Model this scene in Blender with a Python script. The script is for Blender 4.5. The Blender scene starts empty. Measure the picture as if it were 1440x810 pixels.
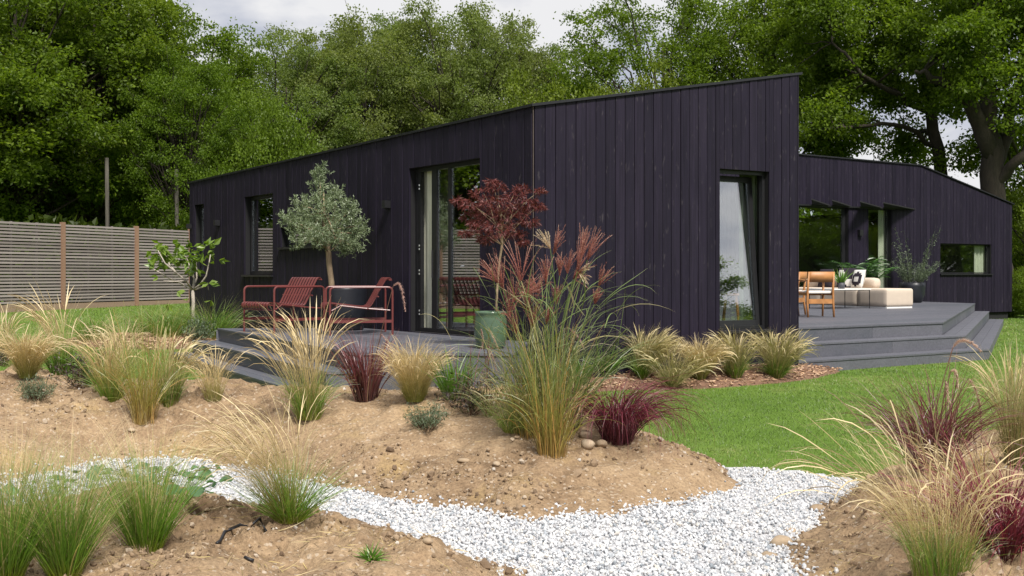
import bpy, math, random
import numpy as np
from mathutils import Vector

# ------------------------------------------------------------------ scene, camera, light
SC = bpy.context.scene
COL = SC.collection
R = math.radians
FPX, CX, HY, HC = 1500.0, 720.0, 385.0, 1.30       # focal length in photo pixels, centre, horizon row, eye height

cam_d = bpy.data.cameras.new("camera")
cam_d.sensor_width = 36.0
cam_d.lens = 36.0 * FPX / 1440.0
cam_d.shift_y = -20.0 / 1440.0
cam_d.clip_start = 0.05
cam_d.clip_end = 2000.0
cam = bpy.data.objects.new("camera", cam_d)
cam.location = (0, 0, HC)
cam.rotation_euler = (R(90), 0, 0)
COL.objects.link(cam)
SC.camera = cam

SUN_EL, SUN_AZ = R(52), R(158)                       # azimuth clockwise from +Y: behind the camera, to its right
sun_d = bpy.data.lights.new("sun", 'SUN')
sun_d.energy = 3.6
sun_d.angle = R(11)
sun_d.color = (1.0, 0.95, 0.88)
sun = bpy.data.objects.new("sun", sun_d)
sdir = Vector((math.sin(SUN_AZ) * math.cos(SUN_EL), math.cos(SUN_AZ) * math.cos(SUN_EL), math.sin(SUN_EL)))
sun.rotation_euler = sdir.to_track_quat('Z', 'Y').to_euler()
sun.location = (6, -10, 20)
COL.objects.link(sun)

W = bpy.data.worlds.new("World")
SC.world = W
W.use_nodes = True
nt = W.node_tree
for n in list(nt.nodes):
    nt.nodes.remove(n)
def wn(t, **k):
    n = nt.nodes.new(t)
    for a, b in k.items():
        setattr(n, a, b)
    return n
wl = nt.links.new
w_out = wn('ShaderNodeOutputWorld')
w_bg = wn('ShaderNodeBackground')
w_bg.inputs['Strength'].default_value = 0.10
w_sky = wn('ShaderNodeTexSky', sky_type='NISHITA', sun_disc=False)
w_sky.sun_elevation = SUN_EL
w_sky.sun_rotation = SUN_AZ
w_tc = wn('ShaderNodeTexCoord')
w_map = wn('ShaderNodeMapping')
w_map.inputs['Scale'].default_value = (1.0, 1.0, 2.6)
w_no = wn('ShaderNodeTexNoise')
w_no.inputs['Scale'].default_value = 2.3
w_no.inputs['Detail'].default_value = 7.0
w_no.inputs['Roughness'].default_value = 0.52
w_no.inputs['Distortion'].default_value = 0.25
w_r1 = wn('ShaderNodeValToRGB')                      # how much cloud covers the blue
w_r1.color_ramp.elements[0].position = 0.34
w_r1.color_ramp.elements[0].color = (0.45, 0.45, 0.45, 1)
w_r1.color_ramp.elements[1].position = 0.46
w_r1.color_ramp.elements[1].color = (1, 1, 1, 1)
w_no2 = wn('ShaderNodeTexNoise')
w_no2.inputs['Scale'].default_value = 6.5
w_no2.inputs['Detail'].default_value = 6.0
w_r2 = wn('ShaderNodeValToRGB')                      # grey undersides and white tops of the clouds
w_r2.color_ramp.elements[0].position = 0.40
w_r2.color_ramp.elements[0].color = (3.1, 3.3, 3.9, 1)
w_r2.color_ramp.elements[1].position = 0.57
w_r2.color_ramp.elements[1].color = (5.2, 5.2, 5.3, 1)
w_mix = wn('ShaderNodeMix', data_type='RGBA')
wl(w_tc.outputs['Generated'], w_map.inputs['Vector'])
wl(w_map.outputs['Vector'], w_no.inputs['Vector'])
wl(w_map.outputs['Vector'], w_no2.inputs['Vector'])
wl(w_no.outputs['Fac'], w_r1.inputs['Fac'])
wl(w_no2.outputs['Fac'], w_r2.inputs['Fac'])
wl(w_r1.outputs['Color'], w_mix.inputs[0])
wl(w_sky.outputs['Color'], w_mix.inputs[6])
wl(w_r2.outputs['Color'], w_mix.inputs[7])
wl(w_mix.outputs[2], w_bg.inputs['Color'])
wl(w_bg.outputs[0], w_out.inputs['Surface'])

SC.view_settings.view_transform = 'Standard'
SC.view_settings.look = 'None'
SC.view_settings.exposure = 0.72
SC.view_settings.gamma = 1.0
SC.render.engine = 'CYCLES'
SC.cycles.max_bounces = 8
SC.cycles.transparent_max_bounces = 12
SC.cycles.use_denoising = True
SC.cycles.caustics_reflective = False
SC.cycles.caustics_refractive = False

# ------------------------------------------------------------------ helpers: materials
def lin(r, g, b):
    f = lambda c: (c / 255 / 12.92) if c / 255 <= 0.04045 else ((c / 255 + 0.055) / 1.055) ** 2.4
    return (f(r), f(g), f(b))

class NT:
    """a small wrapper for building a material's node tree"""
    def __init__(self, name):
        self.m = bpy.data.materials.new(name)
        self.m.use_nodes = True
        self.t = self.m.node_tree
        for n in list(self.t.nodes):
            self.t.nodes.remove(n)
        self.out = self.n('ShaderNodeOutputMaterial')
    def n(self, t, ins=None, **k):
        nd = self.t.nodes.new(t)
        for a, b in k.items():
            setattr(nd, a, b)
        for a, b in (ins or {}).items():
            self.put(nd, a, b)
        return nd
    def put(self, nd, a, b):
        s = nd.inputs[a]
        if isinstance(b, bpy.types.NodeSocket):
            self.t.links.new(b, s)
        elif isinstance(b, (tuple, list)) and len(b) == 3 and s.type == 'RGBA':
            s.default_value = (*b, 1)
        else:
            s.default_value = b
    def coord(self, kind='Object'):
        return self.n('ShaderNodeTexCoord').outputs[kind]
    def mapping(self, vec, scale=(1, 1, 1), loc=None):
        d = {'Vector': vec, 'Scale': scale}
        if loc is not None:
            d['Location'] = loc
        return self.n('ShaderNodeMapping', d).outputs[0]
    def noise(self, vec, scale, detail=4, rough=0.5, dist=0.0):
        return self.n('ShaderNodeTexNoise', {'Vector': vec, 'Scale': scale, 'Detail': detail, 'Roughness': rough, 'Distortion': dist}).outputs[0]
    def ramp(self, fac, stops):
        nd = self.n('ShaderNodeValToRGB', {'Fac': fac})
        e = nd.color_ramp.elements
        while len(e) < len(stops):
            e.new(0.5)
        for i, (p, c) in enumerate(stops):
            e[i].position = p
            if isinstance(c, (int, float)):
                c = (c, c, c)
            e[i].color = (*c, 1)
        return nd.outputs[0]
    def mix(self, fac, a, b, blend='MIX'):
        nd = self.n('ShaderNodeMix', data_type='RGBA', blend_type=blend)
        self.put(nd, 0, fac); self.put(nd, 6, a); self.put(nd, 7, b)
        return nd.outputs[2]
    def math(self, op, a, b=0.0, c=0.0):
        nd = self.n('ShaderNodeMath', operation=op)
        self.put(nd, 0, a); self.put(nd, 1, b); self.put(nd, 2, c)
        return nd.outputs[0]
    def attr(self, name):
        return self.n('ShaderNodeAttribute', attribute_name=name).outputs['Fac']
    def bump(self, h, strength=0.3, dist=0.01):
        return self.n('ShaderNodeBump', {'Height': h, 'Strength': strength, 'Distance': dist}).outputs[0]
    def principled(self, **k):
        nd = self.n('ShaderNodeBsdfPrincipled')
        for a, b in k.items():
            self.put(nd, a.replace('_', ' '), b)
        self.t.links.new(nd.outputs[0], self.out.inputs[0])
        return self.m

def m_plain(name, col, rough=0.5, var=0.12, scale=14.0, metal=0.0, bump=0.0):
    b = NT(name)
    c = b.coord()
    f = b.noise(c, scale, 5, 0.6)
    lo = tuple(v * (1 - var) for v in col); hi = tuple(v * (1 + var) for v in col)
    d = dict(Base_Color=b.ramp(f, [(0.3, lo), (0.7, hi)]), Roughness=rough, Metallic=metal)
    if bump:
        d['Normal'] = b.bump(b.noise(c, scale * 4, 4, 0.6), bump, 0.004)
    return b.principled(**d)

def m_cladding():
    b = NT('charred_timber')
    oi = b.n('ShaderNodeObjectInfo')
    c = b.coord()
    shift = b.n('ShaderNodeVectorMath', {0: oi.outputs['Random'], 1: (37.0, 19.0, 53.0)}, operation='MULTIPLY').outputs[0]
    cc = b.n('ShaderNodeVectorMath', {0: c, 1: shift}, operation='ADD').outputs[0]
    grain = b.noise(b.mapping(cc, (55, 55, 1.3)), 1.0, 6, 0.65, 0.6)
    blot = b.noise(b.mapping(cc, (5, 5, 1.1)), 1.0, 5, 0.6)
    speck = b.noise(b.mapping(cc, (24, 24, 6.5)), 1.0, 3, 0.6)
    rnd = oi.outputs['Random']
    base = b.ramp(b.math('MULTIPLY_ADD', rnd, 0.34, b.math('MULTIPLY_ADD', blot, 0.50, 0.10)),
                  [(0.18, (0.0078, 0.0058, 0.0138)), (0.52, (0.0128, 0.0094, 0.0208)), (0.9, (0.0205, 0.0155, 0.0305))])
    g = b.ramp(grain, [(0.34, (0.62, 0.60, 0.62)), (0.52, (1, 1, 1)), (0.75, (1.32, 1.28, 1.30))])
    col = b.mix(1.0, base, g, 'MULTIPLY')
    sp = b.ramp(speck, [(0.62, 0.0), (0.74, 1.0)])
    col = b.mix(b.math('MULTIPLY', sp, 0.26), col, (0.13, 0.115, 0.12))
    h = b.math('ADD', b.math('MULTIPLY', grain, 1.0), b.math('MULTIPLY', speck, 0.3))
    return b.principled(Base_Color=col, Roughness=b.ramp(blot, [(0.3, 0.50), (0.7, 0.68)]), Normal=b.bump(h, 0.35, 0.006),
                        Specular_IOR_Level=0.22)

def m_deck():
    b = NT('grey_deck_board')
    oi = b.n('ShaderNodeObjectInfo')
    c = b.coord()
    shift = b.n('ShaderNodeVectorMath', {0: oi.outputs['Random'], 1: (11.0, 23.0, 7.0)}, operation='MULTIPLY').outputs[0]
    cc = b.n('ShaderNodeVectorMath', {0: c, 1: shift}, operation='ADD').outputs[0]
    f = b.noise(cc, 3.0, 6, 0.65)
    g = b.noise(cc, 42.0, 4, 0.6)
    col = b.ramp(b.math('MULTIPLY_ADD', oi.outputs['Random'], 0.5, b.math('MULTIPLY', f, 0.5)),
                 [(0.1, (0.060, 0.071, 0.086)), (0.5, (0.096, 0.097, 0.116)), (0.9, (0.125, 0.126, 0.147))])
    col = b.mix(1.0, col, b.ramp(g, [(0.3, 0.78), (0.7, 1.18)]), 'MULTIPLY')
    return b.principled(Base_Color=col, Roughness=b.ramp(f, [(0.3, 0.48), (0.7, 0.66)]), Normal=b.bump(g, 0.25, 0.003))

def m_glass(name='coated_window_glass', base=0.32):
    b = NT(name)
    tr = b.n('ShaderNodeBsdfTransparent', {'Color': (0.90, 0.93, 0.91)})
    no = b.noise(b.coord(), 1.1, 1, 0.4)
    gl = b.n('ShaderNodeBsdfGlossy', {'Color': (0.97, 0.98, 1.0), 'Roughness': 0.0, 'Normal': b.bump(no, 0.006, 0.02)})
    ge = b.n('ShaderNodeNewGeometry')
    dt = b.n('ShaderNodeVectorMath', {0: ge.outputs['Incoming'], 1: ge.outputs['Normal']}, operation='DOT_PRODUCT').outputs['Value']
    sch = b.math('POWER', b.math('SUBTRACT', 1.0, b.math('ABSOLUTE', dt)), 5.0)
    fac = b.math('MULTIPLY_ADD', sch, 0.9, base)
    mx = b.n('ShaderNodeMixShader', {0: b.math('MINIMUM', fac, 1.0), 1: tr.outputs[0], 2: gl.outputs[0]})
    b.t.links.new(mx.outputs[0], b.out.inputs[0])
    return b.m

def m_soil():
    b = NT('sandy_soil')
    c = b.coord()
    big = b.noise(c, 0.9, 4, 0.55)
    mid = b.noise(c, 7.0, 6, 0.65, 0.3)
    fine = b.noise(c, 55.0, 5, 0.7)
    grit = b.n('ShaderNodeTexVoronoi', {'Vector': c, 'Scale': 70.0, 'Randomness': 1.0}).outputs['Color']
    f = b.math('ADD', b.math('MULTIPLY', big, 0.5), b.math('MULTIPLY', mid, 0.5))
    col = b.ramp(f, [(0.36, (0.150, 0.098, 0.058)), (0.48, (0.295, 0.203, 0.122)), (0.64, (0.405, 0.292, 0.180))])
    yel = b.ramp(b.noise(c, 2.1, 5, 0.6), [(0.55, 0.0), (0.68, 1.0)])
    col = b.mix(b.math('MULTIPLY', yel, 0.55), col, (0.41, 0.29, 0.13))
    col = b.mix(1.0, col, b.ramp(fine, [(0.3, 0.60), (0.5, 1.0), (0.72, 1.32)]), 'MULTIPLY')
    gv = b.n('ShaderNodeSeparateColor', {0: grit}).outputs[0]
    col = b.mix(b.ramp(gv, [(0.93, 0.0), (0.97, 0.6)]), col, (0.55, 0.46, 0.36))
    h = b.math('ADD', b.math('MULTIPLY', mid, 0.7), b.math('MULTIPLY', fine, 0.45))
    return b.principled(Base_Color=col, Roughness=0.95, Normal=b.bump(h, 1.0, 0.035), Specular_IOR_Level=0.15)

def m_stone(name, stops, fine=90.0, rough=0.8):
    b = NT(name)
    r = b.attr('r')
    f = b.noise(b.coord(), fine, 4, 0.6)
    col = b.mix(1.0, b.ramp(r, stops), b.ramp(f, [(0.3, 0.82), (0.7, 1.1)]), 'MULTIPLY')
    return b.principled(Base_Color=col, Roughness=rough)

def m_lawn_ground():
    b = NT('lawn_turf')
    c = b.coord()
    big = b.noise(c, 0.35, 4, 0.6)
    mid = b.noise(c, 2.2, 5, 0.65)
    fine = b.noise(b.mapping(c, (70, 40, 40)), 1.0, 4, 0.7)
    col = b.ramp(b.math('ADD', b.math('MULTIPLY', big, 0.5), b.math('MULTIPLY', mid, 0.5)),
                 [(0.36, (0.085, 0.155, 0.022)), (0.52, (0.120, 0.200, 0.032)), (0.68, (0.20, 0.24, 0.070))])
    col = b.mix(1.0, col, b.ramp(fine, [(0.3, 0.55), (0.7, 1.3)]), 'MULTIPLY')
    return b.principled(Base_Color=col, Roughness=0.9, Normal=b.bump(fine, 0.6, 0.02), Specular_IOR_Level=0.1)

def leaf_shader(b, col, trans=0.35, gloss=0.05, rough=0.45, tint=(1.25, 1.30, 0.55)):
    tcol = b.mix(1.0, col, tint, 'MULTIPLY')
    d = b.n('ShaderNodeBsdfDiffuse', {'Color': col})
    t = b.n('ShaderNodeBsdfTranslucent', {'Color': tcol})
    m1 = b.n('ShaderNodeMixShader', {0: trans, 1: d.outputs[0], 2: t.outputs[0]})
    g = b.n('ShaderNodeBsdfGlossy', {'Color': (1, 1, 1), 'Roughness': rough})
    m2 = b.n('ShaderNodeMixShader', {0: gloss, 1: m1.outputs[0], 2: g.outputs[0]})
    b.t.links.new(m2.outputs[0], b.out.inputs[0])
    return b.m

def m_leaf(name, stops, trans=0.35, gloss=0.05, patch=0.62, pscale=0.6):
    """leaves: colour by the leaf's own number 'r', by patches of the crown, and by the object's colour"""
    b = NT(name)
    r = b.attr('r')
    p = b.noise(b.coord(), pscale, 3, 0.5)
    f = b.math('ADD', b.math('MULTIPLY', r, 1 - patch), b.math('MULTIPLY', p, patch))
    oi = b.n('ShaderNodeObjectInfo')
    col = b.mix(1.0, b.ramp(f, stops), oi.outputs['Color'], 'MULTIPLY')
    return leaf_shader(b, col, trans, gloss)

def m_blade(name, stops, var=0.35, trans=0.3, gloss=0.04, alt=None, altp=0.75, tint=(1.15, 1.12, 0.75)):
    """grass blades: colour along the blade 't', some blades dry ('alt'), brightness by blade number 'r'"""
    b = NT(name)
    t, r = b.attr('t'), b.attr('r')
    col = b.ramp(t, stops)
    if alt is not None:
        col = b.mix(b.ramp(r, [(altp, 0.0), (altp + 0.02, 0.85)]), col, alt)
    r2 = b.math('FRACT', b.math('MULTIPLY', r, 7.31))
    col = b.mix(1.0, col, b.ramp(r2, [(0.0, 1 - var), (1.0, 1 + var)]), 'MULTIPLY')
    return leaf_shader(b, col, trans, gloss, 0.45, tint)

def m_bark(name, lo, hi, scale=6.0):
    b = NT(name)
    c = b.coord()
    f = b.noise(b.mapping(c, (scale * 2.2, scale * 2.2, scale * 0.5)), 1.0, 6, 0.65, 0.8)
    g = b.noise(c, 0.8, 3)
    col = b.mix(b.math('MULTIPLY', g, 0.25), b.ramp(f, [(0.3, lo), (0.7, hi)]), (0.035, 0.042, 0.02))
    return b.principled(Base_Color=col, Roughness=0.9, Normal=b.bump(f, 0.8, 0.03))

def m_fence(name, lo, hi):
    b = NT(name)
    oi = b.n('ShaderNodeObjectInfo')
    c = b.coord()
    sh = b.n('ShaderNodeVectorMath', {0: oi.outputs['Random'], 1: (13.0, 29.0, 5.0)}, operation='MULTIPLY').outputs[0]
    cc = b.n('ShaderNodeVectorMath', {0: c, 1: sh}, operation='ADD').outputs[0]
    f = b.noise(b.mapping(cc, (1.6, 1.6, 40)), 1.0, 5, 0.6)
    q = b.math('MULTIPLY_ADD', oi.outputs['Random'], 0.45, b.math('MULTIPLY', f, 0.6))
    return b.principled(Base_Color=b.ramp(q, [(0.15, lo), (0.85, hi)]), Roughness=0.85, Normal=b.bump(f, 0.3, 0.004))

M = {}
M['clad'] = m_cladding()
M['black'] = m_plain('black_painted_metal', (0.012, 0.012, 0.014), 0.45, 0.15)
M['wall'] = m_plain('dark_wall_membrane', (0.006, 0.006, 0.007), 0.9, 0.2)
M['roof'] = m_plain('dark_roof_sheet', (0.030, 0.030, 0.034), 0.40, 0.2, 3.0)
M['trim'] = m_plain('dark_edge_trim', (0.013, 0.013, 0.016), 0.40, 0.2)
M['inside'] = m_plain('room_plaster', (0.20, 0.19, 0.17), 0.9, 0.1)
M['floor'] = m_plain('room_floor', (0.10, 0.09, 0.08), 0.5, 0.2)
M['curtain'] = m_plain('pale_linen', (0.60, 0.60, 0.48), 0.95, 0.08, 6.0)
M['sagecurtain'] = m_plain('sage_linen', (0.30, 0.36, 0.27), 0.95, 0.08, 6.0)
M['glass'] = m_glass()
M['clearglass'] = m_glass('clear_window_glass', 0.10)
M['deck'] = m_deck()
M['soil'] = m_soil()
M['clod'] = m_stone('soil_clods', [(0.0, (0.12, 0.078, 0.047)), (0.5, (0.25, 0.175, 0.108)), (0.86, (0.35, 0.26, 0.17)), (0.96, (0.42, 0.36, 0.29)), (1.0, (0.56, 0.52, 0.46))], 60, 0.95)
M['stone'] = m_stone('field_stone', [(0.0, (0.30, 0.22, 0.14)), (1.0, (0.42, 0.33, 0.23))], 30, 0.9)
M['gravel'] = m_stone('white_marble_gravel', [(0.0, (0.24, 0.27, 0.30)), (0.14, (0.41, 0.43, 0.455)), (0.32, (0.54, 0.55, 0.57)), (0.85, (0.65, 0.65, 0.65)), (0.95, (0.60, 0.56, 0.50)), (1.0, (0.33, 0.33, 0.36))], 40, 0.75)
M['gravel_base'] = m_plain('gravel_bed', (0.42, 0.42, 0.43), 0.95, 0.35, 60.0, bump=0.6)
M['mulch'] = m_stone('bark_chip', [(0.0, (0.20, 0.105, 0.06)), (0.5, (0.44, 0.27, 0.16)), (1.0, (0.60, 0.43, 0.29))], 50, 0.9)
M['mulch_base'] = m_plain('bark_mulch_bed', (0.17, 0.095, 0.06), 0.95, 0.4, 50.0, bump=0.7)
M['lawn'] = m_lawn_ground()
M['lawnblade'] = m_blade('lawn_blade', [(0.0, (0.078, 0.132, 0.024)), (1.0, (0.165, 0.255, 0.060))], 0.35, 0.35, 0.03, (0.33, 0.32, 0.13), 0.84)
M['slat'] = m_fence('weathered_larch', (0.160, 0.134, 0.126), (0.335, 0.290, 0.275))
M['post'] = m_fence('brown_post', (0.20, 0.115, 0.075), (0.27, 0.16, 0.105))
M['gboard'] = m_fence('kick_board', (0.20, 0.135, 0.095), (0.27, 0.19, 0.135))
M['oldbead'] = m_plain('weathered_corner_bead', (0.085, 0.062, 0.055), 0.7, 0.2)
M['red'] = m_plain('oxide_red_powdercoat', (0.142, 0.036, 0.034), 0.36, 0.08)
M['oak'] = m_plain('oiled_teak', (0.42, 0.19, 0.065), 0.5, 0.22, 9.0)
M['cream'] = m_plain('cream_upholstery', (0.56, 0.47, 0.38), 0.95, 0.05, 8.0, bump=0.15)
M['white'] = m_plain('white_lacquer', (0.78, 0.77, 0.75), 0.35, 0.04)
M['navycloth'] = m_plain('dark_plum_cloth', (0.022, 0.016, 0.026), 0.95, 0.1)
M['whitecloth'] = m_plain('white_cloth', (0.74, 0.72, 0.68), 0.95, 0.05)
M['greypot'] = m_plain('slate_pot', (0.055, 0.057, 0.068), 0.6, 0.2)
M['darkpot'] = m_plain('charcoal_planter', (0.016, 0.018, 0.024), 0.42, 0.15)
M['greenpot'] = m_plain('celadon_glaze', (0.075, 0.122, 0.076), 0.12, 0.3, 5.0)
M['potsoil'] = m_plain('potting_compost', (0.03, 0.02, 0.014), 0.95, 0.3, 60.0)
M['steel'] = m_plain('hinge_steel', (0.55, 0.55, 0.55), 0.3, 0.05, metal=1.0)
M['pipe'] = m_plain('black_poly_pipe', (0.014, 0.014, 0.017), 0.5, 0.1)
M['bark'] = m_bark('oak_bark', (0.055, 0.040, 0.030), (0.16, 0.125, 0.095))
M['barkdark'] = m_bark('ivy_dark_bark', (0.016, 0.012, 0.008), (0.052, 0.037, 0.027))
M['barkpale'] = m_bark('pale_bark', (0.40, 0.34, 0.29), (0.62, 0.55, 0.48), 20)
M['barkolive'] = m_bark('olive_bark', (0.26, 0.18, 0.11), (0.46, 0.35, 0.23), 18)
M['pole'] = m_bark('grey_pole', (0.040, 0.034, 0.026), (0.105, 0.092, 0.075), 5)
M['leaf'] = m_leaf('oak_leaf', [(0.22, (0.050, 0.086, 0.008)), (0.5, (0.112, 0.176, 0.015)), (0.78, (0.205, 0.285, 0.028))], 0.54, 0.01)
M['leafpale'] = m_leaf('pale_oak_leaf', [(0.22, (0.098, 0.136, 0.040)), (0.5, (0.172, 0.224, 0.064)), (0.78, (0.245, 0.30, 0.10))], 0.54, 0.01)
M['leafyel'] = m_leaf('hazel_leaf', [(0.22, (0.085, 0.115, 0.010)), (0.5, (0.155, 0.205, 0.018)), (0.78, (0.24, 0.29, 0.034))], 0.42, 0.015)
M['leafolive'] = m_leaf('olive_leaf', [(0.2, (0.090, 0.130, 0.056)), (0.5, (0.180, 0.235, 0.118)), (0.8, (0.34, 0.39, 0.24))], 0.2, 0.06)
M['leafmaple'] = m_leaf('red_maple_leaf', [(0.2, (0.070, 0.015, 0.017)), (0.5, (0.140, 0.031, 0.032)), (0.8, (0.225, 0.066, 0.058))], 0.35, 0.03, 0.3, 3.0)
M['leaffig'] = m_leaf('fig_leaf', [(0.2, (0.10, 0.18, 0.018)), (0.5, (0.175, 0.275, 0.030)), (0.8, (0.28, 0.37, 0.065))], 0.45)
M['leafblue'] = m_leaf('round_leaf', [(0.2, (0.050, 0.125, 0.045)), (0.5, (0.075, 0.175, 0.065)), (0.8, (0.11, 0.23, 0.09))], 0.3)
M['leaflav'] = m_leaf('lavender_leaf', [(0.2, (0.065, 0.095, 0.050)), (0.5, (0.110, 0.150, 0.085)), (0.8, (0.17, 0.21, 0.13))], 0.2, 0.03, 0.2, 6.0)
M['leafsage'] = m_leaf('purple_sage_leaf', [(0.2, (0.040, 0.030, 0.028)), (0.5, (0.080, 0.058, 0.050)), (0.8, (0.10, 0.12, 0.045))], 0.2, 0.03, 0.2, 6.0)
M['straw'] = m_blade('straw_grass', [(0.0, (0.18, 0.19, 0.045)), (0.25, (0.33, 0.29, 0.090)), (0.5, (0.54, 0.43, 0.205)), (1.0, (0.68, 0.56, 0.345))], 0.30, 0.35, 0.03, tint=(1.05, 1.0, 0.9))
M['blond'] = m_blade('blond_grass', [(0.0, (0.24, 0.26, 0.055)), (0.3, (0.38, 0.34, 0.105)), (0.6, (0.54, 0.43, 0.20)), (1.0, (0.68, 0.56, 0.36))], 0.28, 0.4, 0.02, tint=(1.1, 1.05, 0.9))
M['greengrass'] = m_blade('green_clump_grass', [(0.0, (0.22, 0.25, 0.018)), (0.22, (0.125, 0.245, 0.018)), (0.6, (0.150, 0.275, 0.040)), (0.85, (0.26, 0.32, 0.10)), (1.0, (0.48, 0.45, 0.24))], 0.38, 0.4, 0.04, (0.48, 0.40, 0.19), 0.9, tint=(1.25, 1.25, 0.6))
M['midgrass'] = m_blade('greenish_straw_grass', [(0.0, (0.13, 0.17, 0.035)), (0.4, (0.21, 0.22, 0.065)), (0.75, (0.40, 0.35, 0.155)), (1.0, (0.56, 0.47, 0.27))], 0.32, 0.35, 0.03, (0.56, 0.45, 0.24), 0.7, tint=(1.05, 1.05, 0.85))
M['panicum'] = m_blade('upright_yellow_grass', [(0.0, (0.36, 0.25, 0.080)), (0.35, (0.30, 0.27, 0.060)), (0.7, (0.20, 0.24, 0.055)), (1.0, (0.30, 0.30, 0.10))], 0.3, 0.35, 0.04, (0.42, 0.24, 0.07), 0.8)
M['misc'] = m_blade('tall_green_grass', [(0.0, (0.15, 0.19, 0.050)), (0.4, (0.125, 0.185, 0.045)), (0.8, (0.17, 0.23, 0.075)), (1.0, (0.30, 0.32, 0.14))], 0.35, 0.35, 0.06, (0.42, 0.36, 0.17), 0.86)
M['strap'] = m_blade('bright_strap_grass', [(0.0, (0.07, 0.15, 0.012)), (0.6, (0.10, 0.24, 0.018)), (1.0, (0.22, 0.32, 0.06))], 0.3, 0.4, 0.05)
M['burg'] = m_blade('burgundy_grass', [(0.0, (0.075, 0.016, 0.022)), (0.4, (0.130, 0.022, 0.038)), (1.0, (0.165, 0.040, 0.055))], 0.6, 0.3, 0.03, tint=(1.2, 0.9, 0.9))
M['maroon'] = m_blade('maroon_grass', [(0.0, (0.085, 0.028, 0.026)), (0.5, (0.150, 0.036, 0.042)), (1.0, (0.22, 0.090, 0.085))], 0.45, 0.3, 0.06, (0.24, 0.15, 0.09), 0.9, tint=(1.2, 0.9, 0.9))
M['brightburg'] = m_blade('bright_burgundy_grass', [(0.0, (0.09, 0.022, 0.028)), (0.5, (0.175, 0.022, 0.042)), (1.0, (0.235, 0.050, 0.068))], 0.5, 0.35, 0.04, tint=(1.2, 0.9, 0.9))
M['redplume'] = m_blade('russet_plume', [(0.0, (0.26, 0.080, 0.065)), (0.5, (0.42, 0.165, 0.130)), (1.0, (0.60, 0.40, 0.31))], 0.3, 0.4, 0.02, tint=(1.05, 1.0, 0.95))
M['creamplume'] = m_blade('cream_plume', [(0.0, (0.50, 0.36, 0.23)), (0.5, (0.72, 0.60, 0.42)), (1.0, (0.80, 0.72, 0.56))], 0.2, 0.4, 0.02, tint=(1.05, 1.0, 0.95))
M['pinkplume'] = m_blade('pink_bottlebrush', [(0.0, (0.50, 0.28, 0.24)), (0.5, (0.66, 0.44, 0.38)), (1.0, (0.76, 0.60, 0.54))], 0.2, 0.45, 0.02, tint=(1.05, 1.0, 0.95))
M['tanplume'] = m_blade('tan_bottlebrush', [(0.0, (0.46, 0.29, 0.21)), (0.5, (0.62, 0.44, 0.33)), (1.0, (0.74, 0.60, 0.48))], 0.2, 0.45, 0.02, tint=(1.05, 1.0, 0.95))
M['brownstem'] = m_blade('brown_stem', [(0.0, (0.10, 0.055, 0.035)), (1.0, (0.16, 0.085, 0.06))], 0.3, 0.1, 0.03)
M['palm'] = m_blade('palm_leaf', [(0.0, (0.035, 0.11, 0.012)), (1.0, (0.075, 0.20, 0.025))], 0.35, 0.35, 0.08)
M['shrubleaf'] = m_blade('grey_green_shrub_leaf', [(0.0, (0.060, 0.075, 0.040)), (1.0, (0.12, 0.145, 0.085))], 0.3, 0.3, 0.05)

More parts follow.
